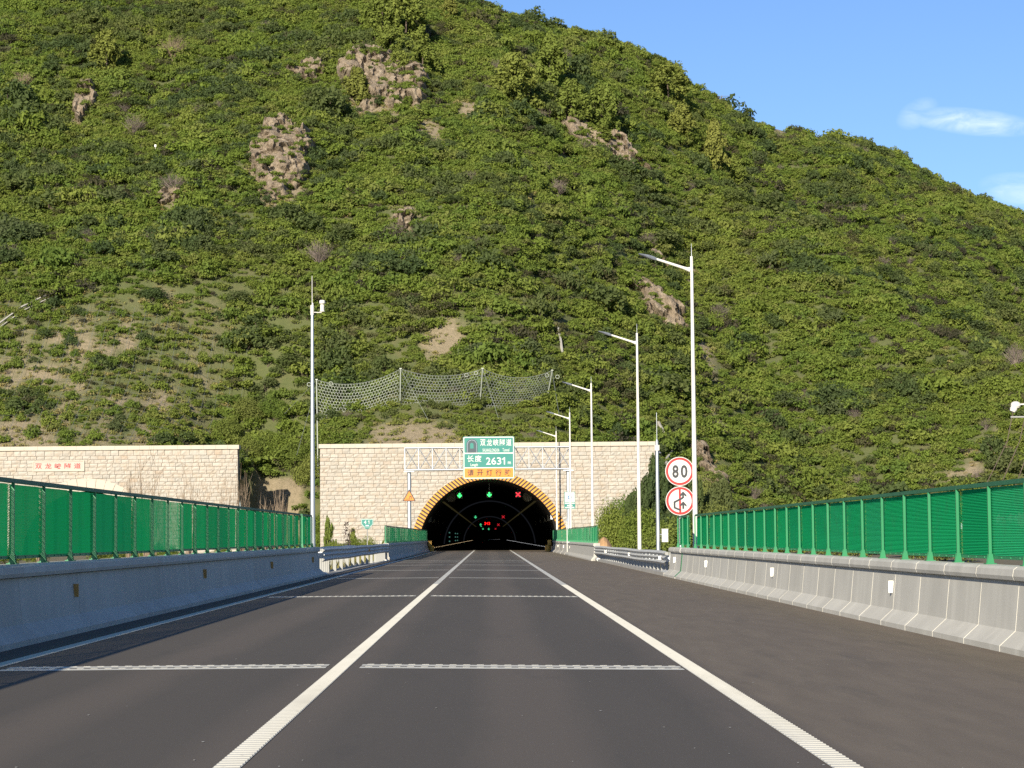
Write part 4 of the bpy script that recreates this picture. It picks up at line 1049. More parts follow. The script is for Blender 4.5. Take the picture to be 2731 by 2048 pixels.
def grid_mesh(name, xs, ys, mat):
    X, Y = np.meshgrid(xs, ys); Z = hill_h(X, Y); nx_ = len(xs); ny_ = len(ys)
    keep = np.maximum.reduce([Z[:-1, :-1], Z[1:, :-1], Z[:-1, 1:], Z[1:, 1:]]) > GROUND - .6
    idx = np.arange(nx_ * ny_).reshape(ny_, nx_)
    q = np.stack([idx[:-1, :-1], idx[:-1, 1:], idx[1:, 1:], idx[1:, :-1]], -1)[keep]
    me = bpy.data.meshes.new(name); me.from_pydata(np.c_[X.ravel(), Y.ravel(), Z.ravel()].tolist(), [], q.tolist())
    me.materials.append(mat); a = me.attributes.new('bare', 'FLOAT', 'POINT'); a.data.foreach_set('value', bare_mask(X, Y).ravel())
    me.polygons.foreach_set('use_smooth', [True] * len(me.polygons)); me.update()
    return structure(put(name, me))
grid_mesh('hill', np.arange(-150, 151, 1.0), np.concatenate([np.arange(224.45, 262, .75), np.arange(262, 480, 1.2)]), MAT['hill_soil'])

def hz(x, y): return float(hill_h(np.array([x]), np.array([y]))[0])

# ------------------------------------------------------------------ rock outcrops
def rock(name, label, x, y, w, h, seed):
    """craggy face standing out of the slope: steep front, ledges, broken outline"""
    rg = np.random.RandomState(seed); nu, nv = max(18, int(w * 6)), max(18, int(h * 6))
    U, V = np.meshgrid(np.linspace(-1.15, 1.15, nu), np.linspace(-1.15, 1.15, nv))
    px = x + U * w / 2
    hh = h / 2
    edge = np.sqrt(U ** 2 + V ** 2) + (fbm(U * 2.2 + seed, V * 2.2, 2, 3) - .5) * .95
    inside = np.clip((1.0 - edge) * 3.0, -1, 1)
    py0 = y + V * hh * 1.15
    z0 = hill_h(px, py0)
    steep = np.clip((V + 1) / 2, 0, 1)
    # broken into tilted blocks, taller than wide, each standing a little proud or back
    m_ = max(14, int(w * h * .55)); cu = rg.uniform(-w / 2, w / 2, m_); cvv = rg.uniform(-h * .6, h * .6, m_)
    off = rg.uniform(-.9, 1.1, m_); tu = rg.normal(.35, .55, m_); tv = rg.normal(0, .40, m_)
    ux = U * w / 2 + (fbm(U * w / 1.5, V * h / 1.5, 4, 2) - .5) * 1.1; vy = V * hh * 1.15 + (fbm(U * w / 1.5 + 9, V * h / 1.5, 5, 2) - .5) * 1.1
    dd = ((ux[..., None] - cu) / 1.0) ** 2 + ((vy[..., None] - cvv) / 2.1) ** 2
    ci = dd.argmin(-1); srt = np.sort(dd, -1); crack = np.exp(-(np.sqrt(srt[..., 1]) - np.sqrt(srt[..., 0])) / .12)
    blk = off[ci] + tu[ci] * (ux - cu[ci]) + tv[ci] * (vy - cvv[ci]) * .5 - .55 * crack
    big_ = (fbm(px / 3.2 + seed, V * h / 6.0, 3, 2) - .5) * 3.0
    d = (1.5 + steep * h * .22 + blk * .75 + big_) * np.clip(inside * 1.8, 0, 1) - (inside < 0) * 1.0
    py = py0 - d * .9; pz = z0 + d * .25 + (fbm(px / .5, V * h / .5, 6, 3) - .5) * .35
    jx = px + (fbm(px / .9 + 4, V * h / .9, 5, 2) - .5) * .4
    me = bpy.data.meshes.new(name); idx = np.arange(nu * nv).reshape(nv, nu)
    q = np.stack([idx[:-1, :-1], idx[:-1, 1:], idx[1:, 1:], idx[1:, :-1]], -1)
    keep = (inside[:-1, :-1] + inside[1:, 1:]) > -1.2
    me.from_pydata(np.c_[jx.ravel(), py.ravel(), pz.ravel()].tolist(), [], q[keep].tolist()); me.materials.append(MAT['rock']); me.update()
    ins = np.argwhere(inside > -.15); pick_ = rg.rand(len(ins)) < np.where(inside[ins[:, 0], ins[:, 1]] < .35, .075, .022)
    for (j, i) in ins[pick_]: ROCK_SHRUBS.append((jx[j, i], py[j, i] - .1, pz[j, i] - .15))
    o = put(name, me); tag(o, label, 'rock', 'rock outcrops on the hillside'); return o
ROCK_SHRUBS = []
ROCK_LABEL = {'A': 'largest pale cliff high on the hill, below a clump of cypress trees', 'A2': 'pale crag at the upper left edge of the largest cliff', 'B': 'tall broken brown crag on the upper left of the hill',
              'C': 'low jagged rock band beneath two cypress trees on the right', 'D': 'small reddish rock rib left of the largest cliff', 'E': 'narrow pale rock slab below the lone cypress at upper left',
              'F': 'bare brown rock face behind the nearest street lamp', 'G': 'small pale rock showing in the scrub at mid slope', 'I': 'small tan boulder right of the round road signs, upper one',
              'J': 'tan boulder just above the right fence, beside the round signs', 'K': 'small dark rock hollow at left mid slope', 'L': 'brown rubble face above the rockfall net', 'M': 'tiny rock chip low on the right ridge'}
for i, (nm, x, y, w, h) in enumerate(ROCKS): rock('rock_outcrop', ROCK_LABEL[nm], x, y, w, h, 3 + i)

# ------------------------------------------------------------------ foliage builders
def leaves(rg, centres, radii, per, size, flat=1.0, up=.35, spread=.6, squash=1.0):
    """leaf sprays on the shells of many small clumps"""
    n = len(centres) * per
    ci = np.repeat(np.arange(len(centres)), per)
    d = rg.normal(size=(n, 3)); d /= np.linalg.norm(d, axis=1)[:, None]
    d[:, 2] = np.where(rg.rand(n) < .35, np.abs(d[:, 2]), d[:, 2])
    rr = radii[ci] * (.55 + .5 * rg.rand(n))
    p = centres[ci] + d * rr[:, None] * np.array([1, 1, flat])
    nrm = d + rg.normal(size=(n, 3)) * spread + np.array([0, 0, up]); nrm /= np.linalg.norm(nrm, axis=1)[:, None]
    t1 = np.cross(nrm, rg.normal(size=(n, 3))); t1 /= np.linalg.norm(t1, axis=1)[:, None]
    t2 = np.cross(nrm, t1)
    s = size * (.6 + .8 * rg.rand(n))[:, None]
    q = np.stack([p + t1 * s, p + t2 * s * .55 * squash, p - t1 * s, p - t2 * s * .55 * squash], 1).reshape(-1, 3)
    f = np.arange(4 * n).reshape(n, 4)
    return q, f
def leaf_mesh(name, q, f, mat, extra=None, mat2=None):
    me = bpy.data.meshes.new(name)
    v = q.tolist(); ff = f.tolist(); nl = len(ff)
    if extra is not None:
        o = len(v); v += [tuple(p) for p in extra.v]; ff += [[i + o for i in t_] for t_ in extra.f]
    me.from_pydata(v, [], ff); me.materials.append(mat)
    if extra is not None:
        me.materials.append(mat2); me.polygons.foreach_set('material_index', [0] * nl + [1] * (len(ff) - nl))
    me.update(); return me
def scrub_mesh(seed, mat, n=20, per=32, size=.09, w=.80, h=.62):
    rg = np.random.RandomState(seed)
    a = rg.rand(n) * 2 * np.pi; r_ = np.sqrt(rg.rand(n)) * w
    zc = h * (.35 + .75 * rg.rand(n)) * (1.05 - .55 * (r_ / w) ** 2)
    c_ = np.c_[r_ * np.cos(a), r_ * np.sin(a), zc]; rad = .20 + .20 * rg.rand(n)
    q, f = leaves(rg, c_, rad, per, size, .62, .45, .55)
    st = MB()
    for k in range(3): st.tube([(0, 0, -.3), tuple(c_[k] * np.array([.5, .5, .7])), tuple(c_[k])], [.03, .02, .01], 4, cap=False)
    return leaf_mesh('shrub', q, f, MAT[mat], st, MAT['bark'])
def twig_mesh(seed, mat, h=1., w=1., n=46, thick=.012):
    rg = random.Random(seed); mb = MB()
    for k in range(n):
        a = rg.uniform(0, 2 * math.pi); t_ = rg.uniform(.15, 1) ** .7; L = h * rg.uniform(.6, 1.05)
        x1, y1 = math.cos(a) * w * .5 * t_, math.sin(a) * w * .5 * t_; z1 = L * math.sqrt(max(.15, 1 - .55 * t_ * t_))
        mid = (x1 * .35 + rg.gauss(0, .03) * w, y1 * .35 + rg.gauss(0, .03) * w, z1 * .5)
        mb.tube([(rg.gauss(0, .02) * w, rg.gauss(0, .02) * w, 0), mid, (x1, y1, z1)], [thick, thick * .7, thick * .3], 3, cap=False)
        for j in range(2):
            b = (mid[0] + (x1 - mid[0]) * rg.random(), mid[1] + (y1 - mid[1]) * rg.random(), mid[2] + (z1 - mid[2]) * rg.random())
            mb.tube([b, (b[0] + rg.gauss(0, .13) * w, b[1] + rg.gauss(0, .13) * w, b[2] + rg.uniform(.05, .25) * h)], [thick * .5, thick * .2], 3, cap=False)
    return mb.mesh('branches', [MAT[mat]])
def plume_mesh(seed, mat, h, w, n=60, per=16, size=.16, conic=.0):
    """dense upright crown of plumes (cypress, juniper)"""
    rg = np.random.RandomState(seed)
    t_ = rg.rand(n) ** .8
    prof = np.sin(np.pi * np.clip(.10 + .86 * t_, 0, 1)) ** .65 * (1 - conic * t_)
    a = rg.rand(n) * 2 * np.pi; r_ = (.45 + .55 * rg.rand(n)) * prof * w / 2
    lob = 1 + .22 * np.sin(3 * a + seed) + .12 * np.sin(5 * a + t_ * 7)
    c_ = np.c_[r_ * lob * np.cos(a), r_ * lob * np.sin(a), h * (.06 + .90 * t_)]
    rad = (.11 + .09 * rg.rand(n)) * w * .62
    q, f = leaves(rg, c_, rad, per, size, 1.35, .25, .5)
    return leaf_mesh('crown', q, f, MAT[mat])

# ------------------------------------------------------------------ scrub covering the hillside (one mass, far too many to count)
lib = bpy.data.collections.new('scrub_kinds')
kinds = []
for s_ in range(6): kinds.append(scrub_mesh(20 + s_, 'leaf_scrub'))
for s_ in range(2): kinds.append(scrub_mesh(40 + s_, 'leaf_scrub', 24, 24, .085, .95, .50))
kinds.append(scrub_mesh(50, 'leaf_dark', 24, 30, .085, .85, .75)); kinds.append(scrub_mesh(51, 'leaf_grey', 20, 22, .075, .8, .75))
kinds.append(scrub_mesh(52, 'leaf_dry', 9, 12, .085, .55, .22))
kinds.append(twig_mesh(53, 'twig_grey', 1.15, 1.9, 60, .012))
for i, me in enumerate(kinds):
    o = bpy.data.objects.new('k%02d' % i, me); lib.objects.link(o)
rg = np.random.RandomState(7)
def scatter(x0, x1, y0, y1, step, rg):
    X, Y = np.meshgrid(np.arange(x0, x1, step), np.arange(y0, y1, step))
    return (X + rg.uniform(-.5, .5, X.shape) * step).ravel(), (Y + rg.uniform(-.5, .5, X.shape) * step).ravel()
X1, Y1 = scatter(-120, 135, 225, 470, 1.08, rg)
yc, _ = crest(X1)
keep = (Y1 < yc + 9) & (np.abs(X1 / Y1) < .30) & ((X1 > -125))
X1, Y1 = X1[keep], Y1[keep]
Z1 = hill_h(X1, Y1)
bm_ = bare_mask(X1, Y1)
dens = fbm(X1 / 6., Y1 / 7., 2, 3); cutz = (X1 < -29) & (Y1 > 230.5) & (Y1 < 252)
ok = (Z1 > GROUND + .1) & ((Z1 - 1.4) / Y1 < .30) & (rg.rand(len(X1)) > np.where(cutz, bm_ * .55, bm_ * 1.12 - .04)) & (rg.rand(len(X1)) < np.clip(.45 + (dens - .30) * 3.2, .80, .99))
ok &= ~((np.abs(X1) < 17.2) & (Y1 < 226.6)) & ~((X1 < -24) & (Y1 < 226.6)) & ~((X1 > -25) & (X1 < -16.5) & (Y1 < 229.5))
# slope cleared and netted above the second portal: sparse
cut = (X1 < -29) & (Y1 < 252 + .25 * (X1 + 40)) & (X1 > -70)
ok &= ~(cut & (rg.rand(len(X1)) < .24))
X1, Y1, Z1, bm_, cut = X1[ok], Y1[ok], Z1[ok], bm_[ok], cut[ok]
n = len(X1)
big = fbm(X1 / 4.0 + 50, Y1 / 5.0, 5, 3)
sc = (.95 + .9 * np.clip((big - .28) * 1.9, 0, 1)) * rg.uniform(.72, 1.25, n) * (1 - .45 * bm_) * np.where(cut, .62, 1)
low = (Y1 < 236) & (X1 > -26) & (X1 < 17); sc = np.where(low, sc * .62, sc)
pick = rg.rand(n); darkn = fbm(X1 / 7. + 9, Y1 / 8., 6, 2)
idx = rg.randint(0, 8, n); idx = np.where((darkn > .62) & (pick < .35), 8, idx); idx = np.where((darkn < .36) & (pick < .22), 9, idx); idx = np.where(pick > .965, 8, idx); idx = np.where((pick < .03), 9, idx)
idx = np.where((pick > .50) & (pick < .508), 11, idx)
sc = np.where(idx == 8, sc * 1.25, sc); sc = np.where(rg.rand(n) < .035, sc * 1.6, sc)
# low dry tufts on the open soil between the shrubs
XT, YT_ = scatter(-62, 62, 226, 345, .90, rg); bt = bare_mask(XT, YT_); ct = (XT < -27) & (YT_ < 252)
ZT_ = hill_h(XT, YT_)
kt = (((bt > .3) & (rg.rand(len(XT)) < .85)) | (ct & (rg.rand(len(XT)) < .75)) | (rg.rand(len(XT)) < .05)) & (ZT_ > GROUND + .2) & ~((np.abs(XT) < 17.2) & (YT_ < 226.9)) & ~((XT > -25) & (XT < -16.5) & (YT_ < 238))
XT, YT_, ZT_ = XT[kt], YT_[kt], ZT_[kt]; nt = len(XT)
X1 = np.r_[X1, XT]; Y1 = np.r_[Y1, YT_]; Z1 = np.r_[Z1, ZT_]; idx = np.r_[idx, np.full(nt, 10)]; sc = np.r_[sc, rg.uniform(.5, 1.25, nt)]
# knee-high seedlings that close the gaps
XF, YF = scatter(-115, 130, 229, 440, 1.45, rg); ycf, _ = crest(XF); ZF = hill_h(XF, YF)
kf = (YF < ycf + 4) & (np.abs(XF / YF) < .29) & ((ZF - 1.4) / YF < .29) & (ZF > GROUND + .3) & (bare_mask(XF, YF) < .35) & ~((XF > -25) & (XF < -16.5) & (YF < 238))
XF, YF, ZF = XF[kf], YF[kf], ZF[kf]; nf = len(XF)
X1 = np.r_[X1, XF]; Y1 = np.r_[Y1, YF]; Z1 = np.r_[Z1, ZF]; idx = np.r_[idx, rg.randint(0, 8, nf)]; sc = np.r_[sc, rg.uniform(.40, .72, nf)]
RS = np.array(ROCK_SHRUBS); nr = len(RS)
X1 = np.r_[X1, RS[:, 0]]; Y1 = np.r_[Y1, RS[:, 1]]; Z1 = np.r_[Z1, RS[:, 2]]; idx = np.r_[idx, rg.randint(0, 9, nr)]; sc = np.r_[sc, rg.uniform(.45, .95, nr)]; n = len(X1)
me = bpy.data.meshes.new('hillside_scrub'); me.from_pydata(np.c_[X1, Y1, Z1 - .08].tolist(), [], [])
def attr(nm, ty, data):
    a = me.attributes.new(nm, ty, 'POINT'); a.data.foreach_set('vector' if ty == 'FLOAT_VECTOR' else 'value', np.ascontiguousarray(data).ravel())
attr('rot', 'FLOAT_VECTOR', np.c_[rg.normal(0, .10, n) + .10, rg.normal(0, .10, n), rg.rand(n) * 6.283].astype(np.float32))
attr('scl', 'FLOAT_VECTOR', np.c_[sc, sc, sc * rg.uniform(.8, 1.35, n)].astype(np.float32))
attr('kind_index', 'INT', idx.astype(np.int32))
scrub = put('hillside_scrub', me); tag(scrub, 'dense green scrub covering the whole hillside', 'scrub', kind='stuff')
def instancer(ob, coll):
    ng = bpy.data.node_groups.new('scatter', 'GeometryNodeTree')
    ng.interface.new_socket('Geometry', in_out='INPUT', socket_type='NodeSocketGeometry'); ng.interface.new_socket('Geometry', in_out='OUTPUT', socket_type='NodeSocketGeometry')
    N = ng.nodes; L = ng.links
    gi = N.new('NodeGroupInput'); go = N.new('NodeGroupOutput'); ip = N.new('GeometryNodeInstanceOnPoints'); ci = N.new('GeometryNodeCollectionInfo')
    ci.inputs['Collection'].default_value = coll; ci.inputs['Separate Children'].default_value = True; ci.inputs['Reset Children'].default_value = True
    def na(nm, ty):
        q = N.new('GeometryNodeInputNamedAttribute'); q.data_type = ty; q.inputs['Name'].default_value = nm; return q.outputs['Attribute']
    er = N.new('FunctionNodeEulerToRotation'); L.new(na('rot', 'FLOAT_VECTOR'), er.inputs[0])
    L.new(gi.outputs[0], ip.inputs['Points']); L.new(ci.outputs[0], ip.inputs['Instance']); ip.inputs['Pick Instance'].default_value = True
    L.new(na('kind_index', 'INT'), ip.inputs['Instance Index']); L.new(er.outputs[0], ip.inputs['Rotation']); L.new(na('scl', 'FLOAT_VECTOR'), ip.inputs['Scale'])
    L.new(ip.outputs[0], go.inputs[0])
    md = ob.modifiers.new('scatter', 'NODES'); md.node_group = ng
instancer(scrub, lib)

# ------------------------------------------------------------------ trees that stand out on the hill
def trunk_mb(h, r_): mb = MB(); mb.tube([(0, 0, -.4), (.03, 0, h * .4), (0, .02, h * .8)], [r_, r_ * .7, r_ * .25], 6); return mb
TRUNK = trunk_mb(1.0, .035).mesh('trunk', [MAT['bark']])
CYPM = [plume_mesh(60 + k, 'leaf_cypress', 1.0, .80, 90, 44, .034, (.25, .1, .5, .0)[k % 4]) for k in range(4)]
CYL = ['lone dark green cypress at upper left of the hill', 'cypress at the top of the frame, left one of the clump over the cliff', 'large cypress at the top of the clump over the largest cliff', 'cypress leaning over the right side of the largest cliff',
       'small cypress growing on the face of the largest cliff', 'small cypress at the upper left corner of the largest cliff', 'cypress in the notch left of the largest cliff', 'broad cypress right of the cliffs, lower of a pair', 'tall yellowish cypress right of the cliffs, upper of a pair',
       'yellow green cypress on the rock band, left one', 'bright green cypress on the rock band, right one', 'rounded cypress just below the skyline', 'round cypress below the skyline one, casting a dark shadow', 'slender pointed cypress farthest right on the hill',
       'small cypress at the foot of the slender pointed one', 'small bright conical cypress near the top edge', 'low cypress bush hanging under the rock band trees']
for i, (x, y, h, w) in enumerate(CYP):
    conic = i in (8, 13, 14, 15)
    root = thing('cypress_tree', CYL[i], 'tree', (x, y, hz(x, y) - .15), 'cypress trees on the hill', (0, 0, i * 1.7))
    put('trunk', TRUNK, root, None, None, (h, h, h)); put('crown', CYPM[2 if conic else (0, 1, 3)[i % 3]], root, None, None, (w * 1.55, w * 1.55, h * 1.22))
BL = ['leafless brown tree at the upper left of the hill', 'small reddish bare shrub at the left edge of the hill', 'grey bare bush at the right edge of the hill', 'grey bare tree on the left mid slope', 'small grey bare bush at mid slope near the centre', 'low grey bare bush by the left rock hollow']
for i, (x, y, h, w) in enumerate(BARE):
    tag(put('bare_tree', twig_mesh(80 + i, 'twig_dry' if i < 2 else 'twig_grey', h, w, 80, .03), None, (x, y, hz(x, y) - .1)), BL[i], 'tree', 'leafless trees on the hill')
LAND = [('the largest cliff', -15.2, 314.0), ('the tall brown crag', -26.7, 291.0), ('the jagged rock band', 16.6, 321.0), ('the lone upper left cypress', -54, 317), ('the bare face behind the nearest lamp', 21, 278), ('the small mid slope rock', -10, 270),
        ('the rockfall net', -4, 238), ('the left rock hollow', -38.7, 276), ('the cut slope', -44, 240), ('the pair of cypresses right of the cliffs', 7, 322), ('the round signs', 24, 246), ('the slender pointed cypress', 35, 342), ('the right edge bare bush', 65, 275), ('the gully on the right', 60, 342), ('the skyline', 50, 392), ('the left mid slope bare tree', -20.7, 275), ('the leafless upper left tree', -45, 320)]
USED = set()
def where(x, y):
    c_ = sorted(LAND, key=lambda l: (l[1] - x) ** 2 + (.6 * (l[2] - y)) ** 2)
    for (nm, lx, ly) in c_[:6]:
        dx, dy = x - lx, .6 * (y - ly); v_ = 'above' if dy > 0 else 'below'; h_ = 'right of' if dx > 0 else 'left of'
        d_ = math.hypot(dx, dy); far = 'just' if d_ < 6 else 'well' if d_ > 14 else 'a little'
        for w_ in ((h_, v_) if abs(dx) > abs(dy) else (v_, h_)):
            t_ = '%s %s %s' % (far, w_, nm)
            if t_ not in USED: USED.add(t_); return t_
    return t_
DKM = [scrub_mesh(90 + k, 'leaf_dark', 40, 40, .045, .46, .72) for k in range(4)]
for i, (x, y, h, w) in enumerate(DARK):
    root = thing('dark_shrub', 'dark olive shrub ' + where(x, y), 'shrub', (x, y, hz(x, y) - .1), 'dark shrubs on the hillside', (0, 0, i * 2.1))
    put('crown', DKM[i % 4], root, None, None, (w * .95, w * .95, h * .85)); put('stem', TRUNK, root, None, None, (h * .6, h * .6, h * .6))
# separate shrubs on the netted slope above the second portal
SHM = [scrub_mesh(100 + k, 'leaf_scrub', 30, 24, .085, .62, .78) for k in range(4)]
rs = random.Random(12); cnt = 0; spots = []
while cnt < 70:
    x = rs.uniform(-53, -27); y = rs.uniform(228.5, 249)
    if any((x - a) ** 2 + (y - b) ** 2 < 2.6 for a, b in spots): continue
    spots.append((x, y)); cnt += 1; s = rs.uniform(.75, 1.35)
    root = thing('slope_shrub', 'green shrub growing through the wire netting on the cut slope at left', 'shrub', (x, y, hz(x, y) - .1), 'shrubs on the netted slope', (0, 0, cnt * 1.3))
    put('crown', SHM[cnt % 4], root, None, None, (s, s, s * 1.1))
# wire netting pinned over that slope
mb = MB()
def drape(pts):
    mb.tube([(x, y - .25, hz(x, y) + .45) for x, y in pts], .016, 3, cap=False)
for k in range(22): x = -54 + k * 1.25; drape([(x + .25 * j * .55, 228.3 + j * 2.6) for j in range(9)])
for k in range(7): y = 229.5 + k * 3.1; drape([(-54 + j * 2.6, y) for j in range(11)])
o = build('slope_netting', mb, MAT['rope_steel']); tag(o, 'faint wire netting pinned over the cut slope at left', 'netting')

# ------------------------------------------------------------------ rockfall net above the main portal
def npt(x, y, dz=0): return Vector((x, y, hz(x, y) + dz))
NP = [((-17.9, 235.8), (-18.0, 235.4, 17.95)), ((-9.25, 234.6), (-9.15, 234.2, 18.95)), ((-.95, 235.6), (-.60, 235.0, 18.95)), ((6.05, 237.6), (6.75, 237.0, 18.85))]
net = thing('rockfall_net', 'steel ring net on four posts above the stone portal', 'rockfall net', (0, 0, 0))
for (b, tpt) in NP:
    mb = MB(); zb = hz(*b) - .3; mb.tube([(b[0], b[1], zb), tpt], .075, 6); po = build('post', mb, MAT['rope_steel'], net)
    mb = MB(); mb.box(tpt[0] - .12, tpt[0] + .12, tpt[1] - .10, tpt[1] + .10, tpt[2], tpt[2] + .10); build('post_head', mb, MAT['rope_steel'], po)
for k in range(3):
    (b0, t0), (b1, t1) = NP[k], NP[k + 1]
    t0, t1 = Vector(t0), Vector(t1); sag = (.95, .75, .85)[k]; bsag = (-1.6, -.2, 0)[k]
    B0 = Vector((b0[0], b0[1], (13.6, 14.3, 14.6)[k])); B1 = Vector((b1[0], b1[1], (14.3, 14.6, 15.2)[k]))
    def S_(u, v_):
        T = t0.lerp(t1, u); T.z -= sag * 4 * u * (1 - u); Bq = B0.lerp(B1, u); Bq.z += bsag * math.sin(math.pi * min(1, u * 1.2)) * .5 if k == 0 else -.25 * math.sin(math.pi * u)
        q = Bq.lerp(T, v_); q.y -= .5 * math.sin(math.pi * u) * (1 - v_); return q
    mb = MB(); L = (t1 - t0).length; nu = int(L / .31); nv = 14
    for j in range(nv):
        for i in range(nu):
            uc = (i + .5 + (.5 if j % 2 else 0)) / nu; vc = (j + .5) / nv
            if uc > 1: continue
            ru, rv = .60 / nu, .62 / nv
            mb.tube([S_(min(1, max(0, uc + ru * math.cos(a))), min(1, max(0, vc + rv * math.sin(a)))) for a in [R(60 * q) for q in range(7)]], .014, 3, cap=False)
    stuff(build('ring_mesh', mb, MAT['rope_steel'], net))
    mb = MB(); mb.tube([S_(i / 14, 1.0) for i in range(15)], .035, 5); build('top_rope', mb, MAT['rope_steel'], net)
    mb = MB(); mb.tube([S_(i / 14, 0.0) for i in range(15)], .03, 5); build('bottom_rope', mb, MAT['rope_steel'], net)
for (x, y, z) in ((-16.5, 235.1, 17.55), (-2.3, 234.8, 18.3), (-1.3, 234.9, 18.5), (6.2, 236.9, 18.35), (7.3, 237.0, 18.2), (-18.8, 235.4, 17.5)):
    mb = MB(); mb.tube([(x + .19 * math.cos(R(a)), y, z + .19 * math.sin(R(a))) for a in range(0, 375, 30)], .035, 6, cap=False); build('brake_ring', mb, MAT['rope_steel'], net)
for (a, b) in (((-18.0, 235.4, 17.95), (-21.6, 238.0, 14.6)), ((-18.0, 235.4, 17.5), (-19.9, 233.0, 10.0)), ((-9.15, 234.2, 18.95), (-6.2, 230.0, 13.4)), ((-.6, 235, 18.95), (1.0, 231.5, 13.6)), ((6.75, 237.0, 18.8), (7.3, 233, 14.0))):
    mb = MB(); mb.tube([a, b], .022, 4); build('stay_rope', mb, MAT['rope_steel'], net)

# ------------------------------------------------------------------ drainage channels, pylon, marker on the hill
def channel(label, pts, w):
    mb = MB(); V_ = [npt(x, y, .35) for x, y in pts]
    for sgn in (0, 1):
        mb.tube([p + Vector((0, -.3, .15 - .5 * sgn)) for p in V_], w * (1 if sgn == 0 else .8), 5)
    tag(build('drainage_channel', mb, MAT['concrete_far']), label, 'drainage channel')
channel('pale concrete drain curving along the top of the left cut slope', [(-55, 244.0), (-53.4, 245.8), (-51.4, 248.0), (-49.3, 249.8), (-47.7, 251.0)], .12)
channel('pale stepped drain on the slope right of the portal', [(18.6, 248), (18.8, 246.8), (19.5, 245.2), (19.9, 243.6), (19.0, 241.0), (18.8, 239.0)], .16)
channel('short pale drain in the scrub above the rockfall net', [(7.9, 252.8), (8.1, 250.6), (8.2, 248.4)], .13)
root = thing('power_pylon', 'top of a small lattice power pylon just beyond the ridge', 'pylon', (44.0, 420.0, 60.0))
mb = MB()
for sx in (-.5, .5):
    for sy in (-.5, .5): mb.tube([(sx * 1.3, sy * 1.3, 0), (sx, sy, 24.2)], .05, 4)
for k in range(12):
    z = 2 * k
    mb.tube([(-.62, -.55, z), (.62, -.55, z + 2)], .03, 4); mb.tube([(.62, -.55, z), (-.62, -.55, z + 2)], .03, 4)
build('lattice', mb, MAT['galvanised'], root)
mb = MB()
for z in (22.6, 24.1): mb.tube([(-1.6, 0, z), (1.9, 0, z)], .05, 4)
build('cross_arm', mb, MAT['galvanised'], root)
o = MB(); o.box(-.12, .12, -.05, .05, 0, .30); o.tube([(0, 0, -1.2), (0, 0, 0)], .03, 4)
tag(build('survey_marker', o, MAT['white_paint'], None, False, (-42.8, 288.5, hz(-42.8, 288.5) + 1.2)), 'tiny white marker board among the scrub at upper left', 'marker')

# ------------------------------------------------------------------ planting beside the road
BIG = [scrub_mesh(120 + k, ('leaf_scrub', 'leaf_pine', 'leaf_scrub')[k], 60, 130, .028, .66, .86) for k in range(3)]
UPR = [plume_mesh(150 + k, 'leaf_dark', 1.0, 1.0, 46, 150, .030, .25) for k in range(2)]
rs = random.Random(3)
def bush(label, x, y, h, w, k, group, z=None, mesh=None, stem=True, name='roadside_bush'):
    root = thing(name, label, 'bush', (x, y, GROUND if z is None else z), group, (0, 0, rs.uniform(0, 6.28)))
    put('crown', mesh or BIG[k % 3], root, None, None, (w * .72, w * .72, h * .95))
    if stem: put('stem', TRUNK, root, None, None, (h * .7, h * .7, h * .7))
for i, (x, y, h, w) in enumerate(((10.6, 190, 3.4, 3.2), (12.2, 196, 4.6, 3.8), (13.8, 192, 5.6, 3.8), (11.4, 200, 4.0, 3.4), (14.8, 200, 5.8, 4.2), (16.2, 194, 4.8, 4.4), (13.0, 186, 3.6, 3.4), (15.2, 184, 3.2, 3.4), (17.8, 202, 5.4, 4.6), (18.6, 190, 4.0, 4.2),
                                  (20.6, 205, 5.0, 5.0), (22, 214, 5.2, 5.2), (19.4, 214, 5.2, 5.2))):
    bush('leafy green bush crowding the right end of the stone portal', x + rs.uniform(-.5, .5), y, h * rs.uniform(1.15, 1.6), w * rs.uniform(.85, 1.2), i, 'bushes right of the portal', mesh=UPR[i % 2] if i % 3 else None)
for i in range(46):
    x = rs.uniform(9.5, 62); y = rs.uniform(max(120, x * 4.0), 236)
    if x < 19 and 178 < y: continue
    bush('green bush on the low ground behind the right fence', x, y, rs.uniform(1.8, 3.6), rs.uniform(2.4, 4.4), i, 'bushes behind the right fence')
PIN = [plume_mesh(140 + k, 'leaf_pine', 1.0, .75, 40, 40, .045, .35) for k in range(2)]
for i, (x, y, h, w, mk) in enumerate(((-13.9, 196, 3.6, 2.0, 0), (-12.4, 205, 2.8, 1.8, 0), (-14.8, 206, 4.0, 1.9, 0), (-11.2, 190, 1.9, 2.2, 1), (-9.9, 186, 2.0, 1.7, 1), (-10.6, 200, 1.6, 2.0, 1), (-8.6, 182, 1.7, 1.0, 0), (-8.0, 176, 1.4, .9, 0), (-7.6, 188, 2.1, .9, 0), (-12.9, 188, 1.5, 2.4, 1), (-15.6, 190, 1.8, 2.2, 1))):
    if mk: bush('low green shrub behind the left guard rail', x, y, h, w, i, 'shrubs behind the left guard rail')
    else: bush('young pine sapling behind the left guard rail', x, y, h, w, i, 'saplings behind the left guard rail', mesh=PIN[i % 2], name='pine_sapling')
root = thing('purple_sapling', 'slim dull purple sapling left of the green 41 sign', 'sapling', (-10.6, 170, GROUND))
rgp = np.random.RandomState(5); q, f = leaves(rgp, np.array([(rgp.normal(0, .16), rgp.normal(0, .16), z) for z in np.linspace(.9, 2.9, 12)]), np.full(12, .22), 14, .09)
put('crown', leaf_mesh('crown', q, f, MAT['leaf_purple']), root); put('stem', TRUNK, root, None, None, (2, 2, 3.2))
